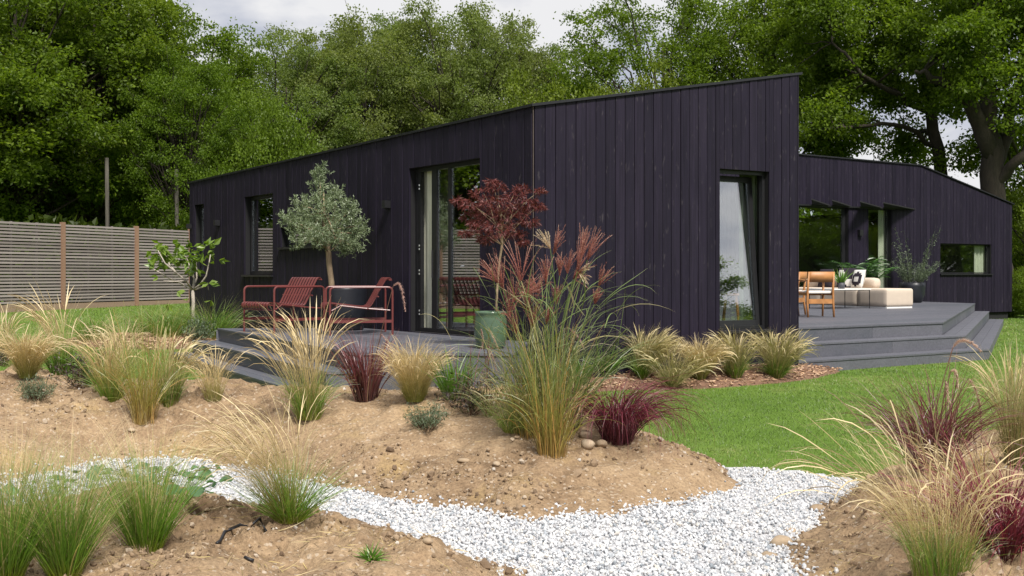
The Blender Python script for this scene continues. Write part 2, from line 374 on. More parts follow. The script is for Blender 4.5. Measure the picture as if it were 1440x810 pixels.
# ------------------------------------------------------------------ helpers: meshes
class MB:
    """collects vertices and faces for ONE mesh"""
    def __init__(self):
        self.V, self.F, self.n, self.A = [], {}, 0, {}
    def add(self, V, F, **attrs):
        V = np.asarray(V, float).reshape(-1, 3)
        if isinstance(F, np.ndarray):
            self.F.setdefault(F.shape[1], []).append(F + self.n)
        else:
            for f in F:
                self.F.setdefault(len(f), []).append(np.asarray([f]) + self.n)
        self.V.append(V)
        for k in attrs:
            self.A.setdefault(k, []).append(np.broadcast_to(np.asarray(attrs[k], float), (len(V),)))
        self.n += len(V)
        return self
    def obox(self, o, a, b, c):
        o, a, b, c = (np.asarray(v, float) for v in (o, a, b, c))
        if np.dot(np.cross(a, b), c) < 0:
            a, b = b, a
        V = [o, o + a, o + a + b, o + b, o + c, o + a + c, o + a + b + c, o + b + c]
        return self.add(V, np.array([[0, 3, 2, 1], [4, 5, 6, 7], [0, 1, 5, 4], [1, 2, 6, 5], [2, 3, 7, 6], [3, 0, 4, 7]]))
    def box(self, x0, x1, y0, y1, z0, z1):
        return self.obox((x0, y0, z0), (x1 - x0, 0, 0), (0, y1 - y0, 0), (0, 0, z1 - z0))
    def cbox(self, cx, cy, cz, sx, sy, sz):
        return self.box(cx - sx / 2, cx + sx / 2, cy - sy / 2, cy + sy / 2, cz - sz / 2, cz + sz / 2)
    def tube(self, pts, r, n=8, flat=1.0):
        pts = np.asarray(pts, float)
        r = np.broadcast_to(np.asarray(r, float), (len(pts),))
        T = np.gradient(pts, axis=0)
        T /= np.linalg.norm(T, axis=1)[:, None] + 1e-12
        ref = np.array([0.0, 0.0, 1.0]) if abs(T[0][2]) < 0.9 else np.array([1.0, 0.0, 0.0])
        V = []
        u = None
        for p, t, rr in zip(pts, T, r):
            u = np.cross(ref, t) if u is None else u - t * np.dot(u, t)
            u = u / (np.linalg.norm(u) + 1e-12)
            v = np.cross(t, u)
            a = np.arange(n) * 2 * np.pi / n
            V.append(p + rr * (np.cos(a)[:, None] * u + flat * np.sin(a)[:, None] * v))
        F = []
        for i in range(len(pts) - 1):
            for k in range(n):
                F.append([i * n + k, i * n + (k + 1) % n, (i + 1) * n + (k + 1) % n, (i + 1) * n + k])
        self.add(np.concatenate(V), np.array(F))
        m = self.n - n * len(pts)
        self.F.setdefault(n, []).append(np.array([[m + k for k in range(n)][::-1]]))
        self.F.setdefault(n, []).append(np.array([[m + n * (len(pts) - 1) + k for k in range(n)]]))
        return self
    def prism(self, poly, z0, z1):
        poly = np.asarray(poly, float)
        a = 0.5 * np.sum(poly[:, 0] * np.roll(poly[:, 1], -1) - np.roll(poly[:, 0], -1) * poly[:, 1])
        if a < 0:
            poly = poly[::-1]
        n = len(poly)
        z0 = np.broadcast_to(z0, (n,)); z1 = np.broadcast_to(z1, (n,))
        V = np.concatenate([np.c_[poly, z0], np.c_[poly, z1]])
        F = [list(range(n))[::-1], list(range(n, 2 * n))] + [[k, (k + 1) % n, n + (k + 1) % n, n + k] for k in range(n)]
        return self.add(V, F)
    def lathe(self, prof, n=24, c=(0, 0, 0), cap=True):
        a = np.arange(n) * 2 * np.pi / n
        V = np.concatenate([np.c_[r * np.cos(a) + c[0], r * np.sin(a) + c[1], np.full(n, z + c[2])] for r, z in prof])
        F = [[i * n + k, i * n + (k + 1) % n, (i + 1) * n + (k + 1) % n, (i + 1) * n + k] for i in range(len(prof) - 1) for k in range(n)]
        if cap:
            F = F + [list(range(n))[::-1], [(len(prof) - 1) * n + k for k in range(n)]]
        return self.add(V, F)
    def mesh(self, name, smooth=False):
        V = np.concatenate(self.V)
        me = bpy.data.meshes.new(name)
        me.vertices.add(len(V))
        me.vertices.foreach_set('co', V.astype(np.float32).ravel())
        idx, start, s = [], [], 0
        for k, arrs in self.F.items():
            A = np.concatenate(arrs)
            idx.append(A.ravel())
            start.append(s + np.arange(len(A)) * k)
            s += A.size
        idx = np.concatenate(idx).astype(np.int32); start = np.concatenate(start).astype(np.int32)
        me.loops.add(len(idx))
        me.loops.foreach_set('vertex_index', idx)
        me.polygons.add(len(start))
        me.polygons.foreach_set('loop_start', start)
        me.polygons.foreach_set('use_smooth', np.full(len(start), bool(smooth)))
        for k, arrs in self.A.items():
            at = me.attributes.new(k, 'FLOAT', 'POINT')
            at.data.foreach_set('value', np.concatenate(arrs).astype(np.float32))
        me.update(calc_edges=True)
        return me

def link(name, me, mat, parent=None):
    o = bpy.data.objects.new(name, me)
    COL.objects.link(o)
    if mat is not None and not me.materials:
        me.materials.append(mat)
    if parent is not None:
        o.parent = parent
    return o

def wpart(name, mb, mat, parent, smooth=False):
    """a part whose shape was written in world coordinates, hung under an unrotated thing or part of it"""
    p, off = parent, Vector((0, 0, 0))
    while p is not None:
        off += Vector(p.location)
        p = p.parent
    for a in mb.V:
        a -= np.array(off)
    return link(name, mb.mesh(name, smooth), mat, parent)

def lpart(name, mb, mat, parent, smooth=False):
    return link(name, mb.mesh(name, smooth), mat, parent)

def tag(o, label=None, cat=None, group=None, kind=None):
    if label: o['label'] = label
    if cat: o['category'] = cat
    if group: o['group'] = group
    if kind: o['kind'] = kind
    return o

def thing(name, label, cat, loc=(0, 0, 0), rz=0.0, group=None):
    o = bpy.data.objects.new(name, None)
    o.empty_display_size = 0.2
    COL.objects.link(o)
    o.location = loc
    o.rotation_euler = (0, 0, rz)
    return tag(o, label, cat, group)

def copy_tree(o, parent=None):
    c = o.copy()
    COL.objects.link(c)
    if parent is not None:
        c.parent = parent
    for ch in list(o.children):
        copy_tree(ch, c)
    return c

# ------------------------------------------------------------------ helpers: places
def vnoise(x, y, seed=0):
    xi, yi = np.floor(x).astype(np.int64), np.floor(y).astype(np.int64)
    xf, yf = x - xi, y - yi
    def h(a, b):
        n = (a * 374761393 + b * 668265263 + seed * 2246822519) & 0xFFFFFFFF
        n = ((n ^ (n >> 13)) * 1274126177) & 0xFFFFFFFF
        return ((n ^ (n >> 16)) & 0xFFFF) / 65535.0
    u, v = xf * xf * (3 - 2 * xf), yf * yf * (3 - 2 * yf)
    return (h(xi, yi) * (1 - u) + h(xi + 1, yi) * u) * (1 - v) + (h(xi, yi + 1) * (1 - u) + h(xi + 1, yi + 1) * u) * v - 0.5

def fbm(x, y, seed=0, oct=4, gain=0.5):
    s, a = 0.0, 1.0
    for k in range(oct):
        s = s + a * vnoise(x * 2 ** k + 17.3 * k, y * 2 ** k - 9.1 * k, seed + k)
        a *= gain
    return s

def sdist(x, y, poly):
    """signed distance to a polygon, positive inside"""
    x, y = np.asarray(x, float), np.asarray(y, float)
    d = np.full(x.shape, 1e9); ins = np.zeros(x.shape, bool)
    n = len(poly)
    for i in range(n):
        ax, ay = poly[i]; bx, by = poly[(i + 1) % n]
        ex, ey = bx - ax, by - ay
        t = np.clip(((x - ax) * ex + (y - ay) * ey) / (ex * ex + ey * ey), 0, 1)
        d = np.minimum(d, np.hypot(x - ax - t * ex, y - ay - t * ey))
        c = ((ay > y) != (by > y))
        ins ^= c & (x < ax + (y - ay) * ex / (ey if abs(ey) > 1e-12 else 1e-12))
    return np.where(ins, d, -d)

def at_z(px, py, z=0.0):
    Y = FPX * (HC - z) / (py - HY)
    return ((px - CX) / FPX * Y, Y)

def at_y(px, py, Y):
    return ((px - CX) / FPX * Y, Y, HC - (py - HY) / FPX * Y)

def base_z(x, y):
    r = (np.asarray(x, float) + 2) * -0.75 + (np.asarray(y, float) - 12) * 0.66
    r = np.clip(r, 0, 14)
    return 0.045 * r * (r / (r + 0.6))

G = at_z
MOUND_A = [G(1043, 690), G(1030, 672), (1.43, 7.0), (1.34, 7.6), (1.15, 8.2), (0.75, 9.0), (0.1, 9.5), (-1.2, 9.9), (-2.5, 10.2), (-4, 10.7), (-6, 11.4),
           (-9, 12.0), (-9.5, 9.0), (-7, 6.6), (-4.4, 6.3), G(0, 688), G(60, 676), G(154, 652), G(240, 650), G(300, 660), G(350, 668), G(400, 682), G(459, 692),
           G(512, 700), G(584, 721), G(657, 724), G(758, 742), G(791, 733), G(873, 736), G(902, 722), G(926, 712), G(960, 715), G(992, 704)]
MOUND_B = [G(762, 810), G(729, 800), G(657, 781), G(608, 771), G(536, 747), G(454, 723), G(400, 715), G(290, 697), G(150, 692), G(60, 712), G(0, 738),
           (-3.6, 5.0), (-6, 5.0), (-6, 1.2), (0.0, 1.2), (0.05, 3.4)]
MOUND_C = [G(1194, 682), G(1170, 704), G(1136, 719), G(1127, 747), G(1093, 771), G(1084, 800), (0.95, 3.6), (0.8, 1.2), (6.5, 1.2), (7.5, 8.6), (4.6, 8.6), (3.4, 8.0), (2.7, 7.35)]
GRAVEL = [G(1026, 664), G(1100, 667), G(1200, 683), (2.0, 5.0), (1.4, 1.2), (-7, 1.2), (-7, 7.6), (-2, 7.6), (0.5, 7.2)]

def mound_h(x, y, poly, h, w, seed):
    x, y = np.asarray(x, float), np.asarray(y, float)
    wob = 0.10 * fbm(x * 2.2, y * 2.2, seed, 3)
    d = sdist(x, y, poly) + wob
    q = np.clip(d / w, 0, 1)
    z = h * (1 - (1 - q) ** 1.9)
    z = z + np.clip(d / 0.35, 0, 1) * (0.10 * fbm(x * 0.9, y * 0.9, seed + 9, 2) + 0.080 * fbm(x * 3.4, y * 3.4, seed + 5, 4, 0.58) + 0.085 * np.abs(fbm(x * 8, y * 8, seed + 7, 3, 0.62)) * np.clip(0.7 + 1.6 * fbm(x * 1.1, y * 1.1, seed + 12, 2), 0.15, 1.6))
    return np.where(d > 0, z, np.maximum(d * 0.6, -0.09)), d

MOUNDS = [(MOUND_A, 0.37, 1.5, 3), (MOUND_B, 0.20, 1.1, 31), (MOUND_C, 0.30, 1.3, 57)]

MULCH = [([G(866, 549), G(935, 548), G(1010, 546), G(1080, 541), G(1150, 532), (4.4, 14.2), (3.3, 14.6), (0.0, 12.4), (0.05, 11.2)], 0),
         ([(-6.7, 15.8), (-5.3, 15.5), (-4.5, 16.1), (-4.0, 17.2), (-5.0, 17.9), (-6.9, 17.3)], 1),
         ([(-1.55, 9.98), (0.3, 9.95), (0.35, 10.6), (0.05, 10.6), (0.0, 10.0), (-1.5, 10.05), (-2.8, 11.8), (-3.3, 11.7)], 2)]
def mulch_h(x, y, poly, k):
    d = sdist(x, y, poly)
    return np.where(d > 0, 0.020 + (0.13 if k == 0 else 0.05) * np.clip(d / 0.5, 0, 1), -0.03) + 0.01 * fbm(np.asarray(x) * 5, np.asarray(y) * 5, 8, 2)

def ground(x, y):
    z = base_z(x, y)
    for a in MOUNDS:
        z = np.maximum(z, base_z(x, y) + mound_h(x, y, *a)[0])
    for p, k in MULCH:
        z = np.maximum(z, base_z(x, y) + mulch_h(x, y, p, k))
    return z

def foot(px, py):
    """where the line of sight through a photo pixel meets the ground"""
    Y = np.linspace(2.0, 40.0, 4000)
    X = (px - CX) / FPX * Y
    z = HC - (py - HY) / FPX * Y
    g = ground(X, Y)
    k = int(np.argmax(z <= g))
    return (float(X[k]), float(Y[k]), float(g[k]))

# ------------------------------------------------------------------ the house: plan
A = np.array([0.236, 11.79]); uL = np.array([-0.602, 0.7985]); nL = np.array([-0.7985, -0.602])
uF = np.array([0.8645, 0.5027]); nF = np.array([0.5027, -0.8645])
LEN_L, LEN_F = 10.49, 4.006
C = A + uF * LEN_F
D0 = np.array([10.95, 28.8])
ZA, ZB, ZC = 3.147, 3.008, 3.867
def t_on(px, O, u):
    r = (px - CX) / FPX
    return (r * O[1] - O[0]) / (u[0] - r * u[1])
tL = lambda px: t_on(px, A, uL)
tF = lambda px: t_on(px, A, uF)
tW = lambda px: t_on(px, D0, uF)
def P(O, u, n, t, d, z):
    p = O + u * t + n * d
    return np.array([p[0], p[1], z])

def columns(t0, t1, step, ops, brk=()):
    """the spans of a wall between its breaks, with the height gaps its openings leave"""
    edges = set([t0, t1]) | set(brk)
    if step:
        k = t0
        while k < t1:
            edges.add(round(k, 5)); k += step
    cuts = set()
    for o in ops:
        cuts |= {o[0], o[1]}
    E = sorted(e for e in edges | cuts if t0 - 1e-6 <= e <= t1 + 1e-6)
    for a, b in zip(E[:-1], E[1:]):
        if b - a < 0.012:
            continue
        m = 0.5 * (a + b)
        hit = sorted((o[2], o[3]) for o in ops if o[0] < m < o[1])
        yield a, b, hit, (a in edges), (b in edges)

def slab_wall(mb, O, u, n, t0, t1, zb, ztop, ops, d0, d1, brk=()):
    for a, b, hit, _, _ in columns(t0, t1, None, ops, brk):
        lo = zb
        for z0, z1 in hit + [(None, None)]:
            ta, tb = (ztop(a), ztop(b)) if z0 is None else (z0, z0)
            if min(ta, tb) - lo > 0.01:
                V = [P(O, u, n, a, d0, lo), P(O, u, n, b, d0, lo), P(O, u, n, b, d1, lo), P(O, u, n, a, d1, lo),
                     P(O, u, n, a, d0, ta), P(O, u, n, b, d0, tb), P(O, u, n, b, d1, tb), P(O, u, n, a, d1, ta)]
                F = np.array([[0, 1, 2, 3], [4, 7, 6, 5], [0, 4, 5, 1], [1, 5, 6, 2], [2, 6, 7, 3], [3, 7, 4, 0]])
                mb.add(V, F)
            if z0 is not None:
                lo = z1

def boards(parent, O, u, n, t0, t1, zb, ztop, ops, rng, width=0.137, brk=()):
    for a, b, hit, ea, eb in columns(t0, t1, width, ops, brk):
        g = 0.0035
        a2, b2 = (a + g if ea else a + 0.001), (b - g if eb else b - 0.001)
        lo = zb
        dd = 0.022 + rng.uniform(-0.0025, 0.003)
        for z0, z1 in hit + [(None, None)]:
            ta, tb = (ztop(a2), ztop(b2)) if z0 is None else (z0, z0)
            if min(ta, tb) - lo > 0.02:
                e = 0.0035                              # a small arris so that the joint catches light
                mb = MB()
                V = []
                for z_a, z_b in ((lo, lo), (ta, tb)):
                    V += [P(O, u, n, a2, 0, z_a), P(O, u, n, a2, dd - e, z_a), P(O, u, n, a2 + e, dd, z_a), P(O, u, n, b2 - e, dd, z_b), P(O, u, n, b2, dd - e, z_b), P(O, u, n, b2, 0, z_b)]
                F = [[0, 1, 2, 3, 4, 5], [11, 10, 9, 8, 7, 6]] + [[k, k + 6, (k + 1) % 6 + 6, (k + 1) % 6] for k in range(6)]
                mb.add(V, F)
                wpart('cladding_board', mb, M['clad'], parent)
            if z0 is not None:
                lo = z1

def window(parent, O, u, n, t0, t1, z0, z1, d=-0.11, fw=0.055, mull=(), sill=True, name='window', glazed=True, glass='glass'):
    mb = MB()
    def bar(a, b, za, zb, da=d - 0.03, db=d + 0.03):
        mb.obox(P(O, u, n, a, da, za), np.append(u * (b - a), 0), np.append(n * (db - da), 0), (0, 0, zb - za))
    e = 0.004
    bar(t0 + e, t0 + fw, z0 + e, z1 - e); bar(t1 - fw, t1 - e, z0 + e, z1 - e)
    bar(t0 + fw, t1 - fw, z0 + e, z0 + fw, d - 0.028, d + 0.028); bar(t0 + fw, t1 - fw, z1 - fw, z1 - e, d - 0.028, d + 0.028)
    for m0, m1 in mull:
        bar(m0, m1, z0 + fw, z1 - fw, d - 0.026, d + 0.026)
    fr = wpart(name, mb, M['black'], parent)
    if glazed:
        segs, k = [], t0 + fw
        for m0, m1 in sorted(mull):
            segs.append((k, m0)); k = m1
        segs.append((k, t1 - fw))
        for a, b in segs:
            if b - a > 0.04:
                g = MB().obox(P(O, u, n, a + 0.001, d - 0.006, z0 + fw + 0.001), np.append(u * (b - a - 0.002), 0), np.append(n * 0.012, 0), (0, 0, z1 - z0 - 2 * fw - 0.002))
                wpart('pane', g, M[glass], fr)
    if sill:
        s = MB().obox(P(O, u, n, t0 - 0.03, -0.06, z0 - 0.035), np.append(u * (t1 - t0 + 0.06), 0), np.append(n * 0.13, 0), (0, 0, 0.032))
        wpart('sill', s, M['trim'], fr)
    return fr

rngH = random.Random(5)
house = thing('house', 'low black timber house with upright boards and sloping flat roofs', 'house', (A[0], A[1], 0.0))
zL = lambda t: ZA + (ZB - ZA) * t / LEN_L
zF = lambda t: ZA + (ZC - ZA) * t / LEN_F

# openings: left wall
D_T0, D_T1 = tL(676.5), tL(577.5)
OP_L = [(D_T0, D_T1, 0.555, 2.667), (tL(385.2), tL(345.2), 1.285, 2.60), (tL(288.3), tL(275.3), 1.285, 2.585), (4.85, tL(396.5), 1.72, 2.035)]
OP_F = [(tF(1010.8), tF(1080), 0.60, 2.595)]
SW_END, SE_W0, SE_W1 = -8.0, tW(1122), tW(1422.5)
ZW = [(SW_END, 4.29), (tW(1293.5), 4.215), (SE_W1, 3.29)]
zW = lambda t: float(np.interp(t, [a for a, _ in ZW], [b for _, b in ZW]))
OP_W = [(tW(1110), tW(1192.5), 0.555, 3.02), (tW(1220.5), tW(1253), 0.555, 3.02), (tW(1321.6), tW(1393), 1.30, 2.135)]

OP_S = [(0.7, 3.4, 0.555, 2.8)]  # unseen door opening, added to light the room behind the tall window
OP_R = [(0.8, 3.6, 0.70, 2.5)]  # unseen end opening, added to light the wing room
wallmb = MB(); slab_wall(wallmb, A, uL, nL, 0.0, LEN_L, 0.16, lambda t: zL(t) - 0.03, OP_L, -0.20, -0.002); wpart('wall', wallmb, M['wall'], house)
wallmb = MB(); slab_wall(wallmb, A, uF, nF, 0.205, LEN_F, 0.16, lambda t: zF(t) - 0.03, OP_F, -0.20, -0.002); wpart('wall', wallmb, M['wall'], house)
wallmb = MB(); slab_wall(wallmb, D0, uF, nF, SW_END, SE_W1, 0.22, lambda t: zW(t) - 0.03, OP_W, -0.20, -0.002, [tW(1293.5)]); wpart('wall', wallmb, M['wall'], house)
nS = np.array([0.7985, 0.602])                        # the side wall that runs back from the tall corner, facing the right terrace
wallmb = MB(); slab_wall(wallmb, C, uL, nS, 0.205, 9.4, 0.16, lambda t: ZC - 0.03 - 0.013 * t, OP_S, -0.20, -0.002); wpart('wall', wallmb, M['wall'], house)
wR = D0 + uF * SE_W1
wallmb = MB(); slab_wall(wallmb, wR, uL, nS, 0.205, 7.0, 0.22, lambda t: 3.26, OP_R, -0.20, -0.002); wpart('wall', wallmb, M['wall'], house)
B_ = A + uL * LEN_L
wallmb = MB(); slab_wall(wallmb, B_, uF, -nF, 0.0, 3.99, 0.16, lambda t: zF(t) - 0.20, [], -0.20, -0.002); wpart('wall', wallmb, M['wall'], house)
E_ = B_ + uF * 3.99

boards(house, A, uL, nL, 0.004, LEN_L, 0.12, zL, OP_L, rngH)
boards(house, A, uF, nF, 0.004, LEN_F, 0.12, zF, OP_F, rngH)
boards(house, D0, uF, nF, SW_END, SE_W1, 0.21, zW, OP_W, rngH, brk=[tW(1293.5)])
boards(house, C, uL, nS, 0.03, 9.4, 0.12, lambda t: ZC - 0.013 * t, OP_S, rngH, 0.35)
boards(house, wR, uL, nS, 0.03, 7.0, 0.21, lambda t: 3.29, OP_R, rngH, 0.35)
# corner post of the pale joint at the front corner
cp = MB().obox((A[0] - 0.004, A[1] - 0.024, 0.12), (0.007, 0.003, 0), (-0.004, 0.010, 0), (0, 0, ZA - 0.12))
wpart('corner_bead', cp, M['oldbead'], house)
# plinths
for O, u, n, t0, t1 in ((A, uL, nL, 0.2, LEN_L), (A, uF, nF, 0.2, LEN_F), (D0, uF, nF, SW_END, SE_W1 - 0.1)):
    pl = MB().obox(P(O, u, n, t0, -0.17, -0.25), np.append(u * (t1 - t0), 0), np.append(n * 0.12, 0), (0, 0, 0.44))
    wpart('plinth', pl, M['wall'], house)
# roofs
def plane_z(p):
    M3 = np.array([[A[0], A[1], 1], [B_[0], B_[1], 1], [C[0], C[1], 1]])
    k = np.linalg.solve(M3, np.array([ZA, ZB, ZC]))
    return k[0] * p[0] + k[1] * p[1] + k[2]
o1 = 0.045
rp = [A + (nL + nF) * o1, C + (nF + nS) * o1, C + uL * 9.4 + nS * o1, B_ + uF * 3.99 - nF * o1, B_ + (nL - nF) * o1]
rp = [A + (nL + nF) * o1, C + (nF + nS) * o1, C + uL * LEN_L + (nS - nF) * o1, B_ + (nL - nF) * o1]
rz_ = np.array([plane_z(p) for p in rp])
wpart('roof', MB().prism(rp, rz_ + 0.004, rz_ + 0.034), M['trim'], house)
rw = MB()
for (ta, za), (tb, zb) in zip(ZW[:-1], ZW[1:]):
    tb2 = tb + (0.06 if tb == SE_W1 else 0.0)
    V = []
    for dz in (0.004, 0.036):
        V += [P(D0, uF, nF, ta, 0.06, za + dz), P(D0, uF, nF, tb2, 0.06, zb + dz), P(D0, uF, nF, tb2, -7.0, zb + dz), P(D0, uF, nF, ta, -7.0, za + dz)]
    rw.add(V, np.array([[0, 1, 2, 3], [7, 6, 5, 4], [0, 4, 5, 1], [1, 5, 6, 2], [2, 6, 7, 3], [3, 7, 4, 0]]))
wpart('roof', rw, M['trim'], house)
# room floors and back walls that close the rooms off
fl = MB().prism([A + (uL + uF) * 0.22 - 0 * nL, C + uL * 0.22 - uF * 0.22, E_ - uL * 0.22 - uF * 0.22, B_ - uL * 0.22 + uF * 0.22], 0.40, 0.53)
wpart('room_floor', fl, M['floor'], house)
iw = MB()
iw.obox(P(A, uL, nL, 4.3, -3.2, 0.53), np.append(uL * 5.9, 0), np.append(nL * 0.06, 0), (0, 0, 2.4))
iw.obox(P(D0, uF, nF, SW_END + 0.3, -4.2, 0.3), np.append(uF * (SE_W1 - SW_END - 0.6), 0), np.append(nF * 0.06, 0), (0, 0, 2.7))
wpart('room_wall', iw, M['inside'], house)
wpart('room_floor', MB().obox(P(D0, uF, nF, SW_END + 0.25, -4.2, 0.40), np.append(uF * (SE_W1 - SW_END - 0.5), 0), np.append(nF * 3.97, 0), (0, 0, 0.13)), M['floor'], house)

# windows of the left wall
for o in (OP_L[1], OP_L[2], OP_L[3]):
    window(house, A, uL, nL, *o)
# glass door of the left wall: dark jamb, open leaf with a pale curtain behind, two fixed lights
tLd = lambda px, d: t_on(px, A + nL * d, uL)
m1a, m1b = tLd(616.5, -0.1), tLd(609.5, -0.1)
m2a, m2b = tLd(636, -0.1), tLd(632.5, -0.1)
jam = tLd(594, -0.1)
door = window(house, A, uL, nL, D_T0, D_T1, 0.555, 2.667, -0.10, 0.05, [(m2a, m2b), (m1a, m1b), (jam, D_T1 - 0.05)], False, 'glass_door', False)
for a, b in ((D_T0 + 0.05, m2a), (m2b, m1a)):
    g = MB().obox(P(A, uL, nL, a + 0.001, -0.106, 0.607), np.append(uL * (b - a - 0.002), 0), np.append(nL * 0.012, 0), (0, 0, 2.009))
    wpart('pane', g, M['glass'], door)
for zh in (0.78, 1.30, 1.62, 2.40):                   # hinge knuckles on the dark jamb
    h = MB()
    for dz in (0.0, 0.045):
        h.cbox(*(P(A, uL, nL, jam + 0.02, -0.066, zh + dz)), 0.014, 0.014, 0.022)
    wpart('hinge', h, M['steel'], door)
wpart('handle', MB().tube([P(A, uL, nL, (m1a + m1b) / 2, -0.045, z) for z in (1.25, 1.4, 1.6)], 0.012, 6), M['black'], door)

def curtain(name, O, u, n, t0, t1, z0, z1, d, amp=0.03, folds=5, mat='curtain'):
    N = folds * 8
    mb = MB()
    t = np.linspace(t0, t1, N + 1)
    w = amp * np.sin(np.linspace(0, folds * 2 * np.pi, N + 1))
    V = [P(O, u, n, a, d + b, z) for z in (z0, z1) for a, b in zip(t, w)] + [P(O, u, n, a, d + b - 0.006, z) for z in (z0, z1) for a, b in zip(t, w)]
    m = N + 1
    F = [[k, k + 1, m + k + 1, m + k] for k in range(N)] + [[2 * m + k, 3 * m + k, 3 * m + k + 1, 2 * m + k + 1] for k in range(N)]
    mb.add(V, F)
    return mb, mat
mb, mt = curtain('curtain', A, uL, nL, tLd(611, -0.165), tLd(584, -0.165), 0.545, 2.72, -0.165, 0.015, 4)
cur = link('curtain', mb.mesh('curtain', True), M['curtain'])
tag(cur, 'pale curtain hanging just inside the open glass door', 'curtain')
mb, mt = curtain('curtain', A, uL, nL, tLd(633, -0.42), tLd(621, -0.42), 0.545, 2.72, -0.42, 0.04, 3)
cur = link('curtain', mb.mesh('curtain', True), M['curtain'])
tag(cur, 'thin curtain behind the glass panel of the red chair terrace door', 'curtain')
mb, mt = curtain('curtain', A, uF, nF, t_on(1040, A - nF * 0.34, uF), t_on(1082, A - nF * 0.34, uF), 0.545, 2.75, -0.34, 0.035, 5)
cur = link('curtain', mb.mesh('curtain', True), M['sagecurtain'])
tag(cur, 'long sage green curtain behind the tilted tall window', 'curtain')
mb, mt = curtain('curtain', D0, uF, nF, t_on(1370, D0 - nF * 0.20, uF), t_on(1394, D0 - nF * 0.20, uF), 1.0, 2.4, -0.20, 0.03, 5)
cur = link('curtain', mb.mesh('curtain', True), M['curtain'])
tag(cur, 'pale curtain inside the wide low window at right', 'curtain')
mb, mt = curtain('curtain', D0, uF, nF, t_on(1235, D0 - nF * 0.20, uF), t_on(1250, D0 - nF * 0.20, uF), 0.55, 3.1, -0.20, 0.02, 3)
cur = link('curtain', mb.mesh('curtain', True), M['curtain'])
tag(cur, 'beige curtain behind the narrow terrace door beside the palm', 'curtain')

# tall window of the gable wall: fixed dark frame and a sash that leans into the room
f0, f1, fz0, fz1 = OP_F[0]
tall = window(house, A, uF, nF, f0, f1, fz0, fz1, -0.085, 0.045, (), True, 'window', False)
TILT = 0.15
sash = MB(); pane = MB()
def SP(t, d, z):                                     # the plane of the tilted sash
    q = (z - fz0 - 0.06) / (fz1 - fz0 - 0.12)
    return P(A, uF, nF, t, -0.125 - TILT * q + d, z)
def sbox(mb, a, b, za, zb, da, db):
    V = [SP(a, da, za), SP(b, da, za), SP(b, db, za), SP(a, db, za), SP(a, da, zb), SP(b, da, zb), SP(b, db, zb), SP(a, db, zb)]
    mb.add(V, np.array([[0, 1, 2, 3], [4, 7, 6, 5], [0, 4, 5, 1], [1, 5, 6, 2], [2, 6, 7, 3], [3, 7, 4, 0]]))
sa, sb_, sza, szb = f0 + 0.03, f1 - 0.05, fz0 + 0.045, fz1 - 0.055
sbox(sash, sa, sa + 0.07, sza, szb, -0.03, 0.03); sbox(sash, sb_ - 0.06, sb_, sza, szb, -0.03, 0.03)
sbox(sash, sa + 0.07, sb_ - 0.06, sza, sza + 0.07, -0.028, 0.028); sbox(sash, sa + 0.07, sb_ - 0.06, szb - 0.07, szb, -0.028, 0.028)
sbox(pane, sa + 0.071, sb_ - 0.061, sza + 0.071, szb - 0.071, -0.006, 0.006)
wpart('sash', sash, M['black'], tall)
wpart('pane', pane, M['glass'], tall)

# wing: glazing, canopy, low window
window(house, D0, uF, nF, *OP_W[0], -0.12, 0.05, [(t_on(1183.5, D0 - nF * 0.12, uF), t_on(1188.0, D0 - nF * 0.12, uF))], False, 'terrace_door', glass='clearglass')
window(house, D0, uF, nF, *OP_W[1], -0.12, 0.04, [], False, 'terrace_door', glass='clearglass')
window(house, C, uL, nS, *OP_S[0], -0.1, 0.05, [(2.0, 2.06)], False, 'terrace_door', False)  # added door out of view, left unglazed so daylight reaches the room
window(house, wR, uL, nS, *OP_R[0], -0.1, 0.05, [(2.2, 2.26)], True)  # added window out of view, brings daylight into the wing
window(house, D0, uF, nF, *OP_W[2], -0.10, 0.04, glass='clearglass')
can = MB()
zc0 = 3.035
for a, b in ((1141, 1166), (1170, 1196), (1209.5, 1240), (1242, 1286)):
    tb = tW(b)
    nose = P(D0, uF, nF, t_on(a, D0 + nF * 0.85, uF), 0.85, zc0 + 0.045)
    root0 = P(D0, uF, nF, tW(a), 0.026, zc0)
    root1 = P(D0, uF, nF, tb, 0.026, zc0 - 0.012)
    up = np.array([0, 0, 0.03])
    fin = MB().add([nose, root0, root1, nose + up, root0 + up, root1 + up], [[0, 1, 2], [5, 4, 3], [0, 3, 4, 1], [1, 4, 5, 2], [2, 5, 3, 0]])
    wpart('canopy_blade', fin, M['wall'], house)
wpart('door_head', MB().obox(P(D0, uF, nF, tW(1112), 0.026, 3.0), np.append(uF * (tW(1256) - tW(1112)), 0), np.append(nF * 0.05, 0), (0, 0, 0.033)), M['black'], house)

def wall_lamp(O, u, n, px, z, w=0.085, h=0.10, t=None):
    t = t
    mb = MB().obox(P(O, u, n, t - w / 2, 0.026, z - h / 2), np.append(u * w, 0), np.append(n * 0.09, 0), (0, 0, h))
    mb.obox(P(O, u, n, t - w * 0.35, 0.027, z - h / 2 - 0.012), np.append(u * w * 0.7, 0), np.append(n * 0.06, 0), (0, 0, 0.010))
    wpart('wall_lamp', mb, M['black'], house)
for px, py in ((310, 313.5), (549.5, 287.5)):
    t = tL(px); y = (A + uL * t)[1]
    wall_lamp(A, uL, nL, px, HC - (py - HY) * y / FPX, t=t)
t = tW(1207); wall_lamp(D0, uF, nF, 1207, HC - (327.5 - HY) * (D0 + uF * t)[1] / FPX, 0.12, 0.15, t)
t = tL(270.7); wall_lamp(A, uL, nL, 270, HC - (318 - HY) * 20.0 / FPX, 0.05, 0.08, t)

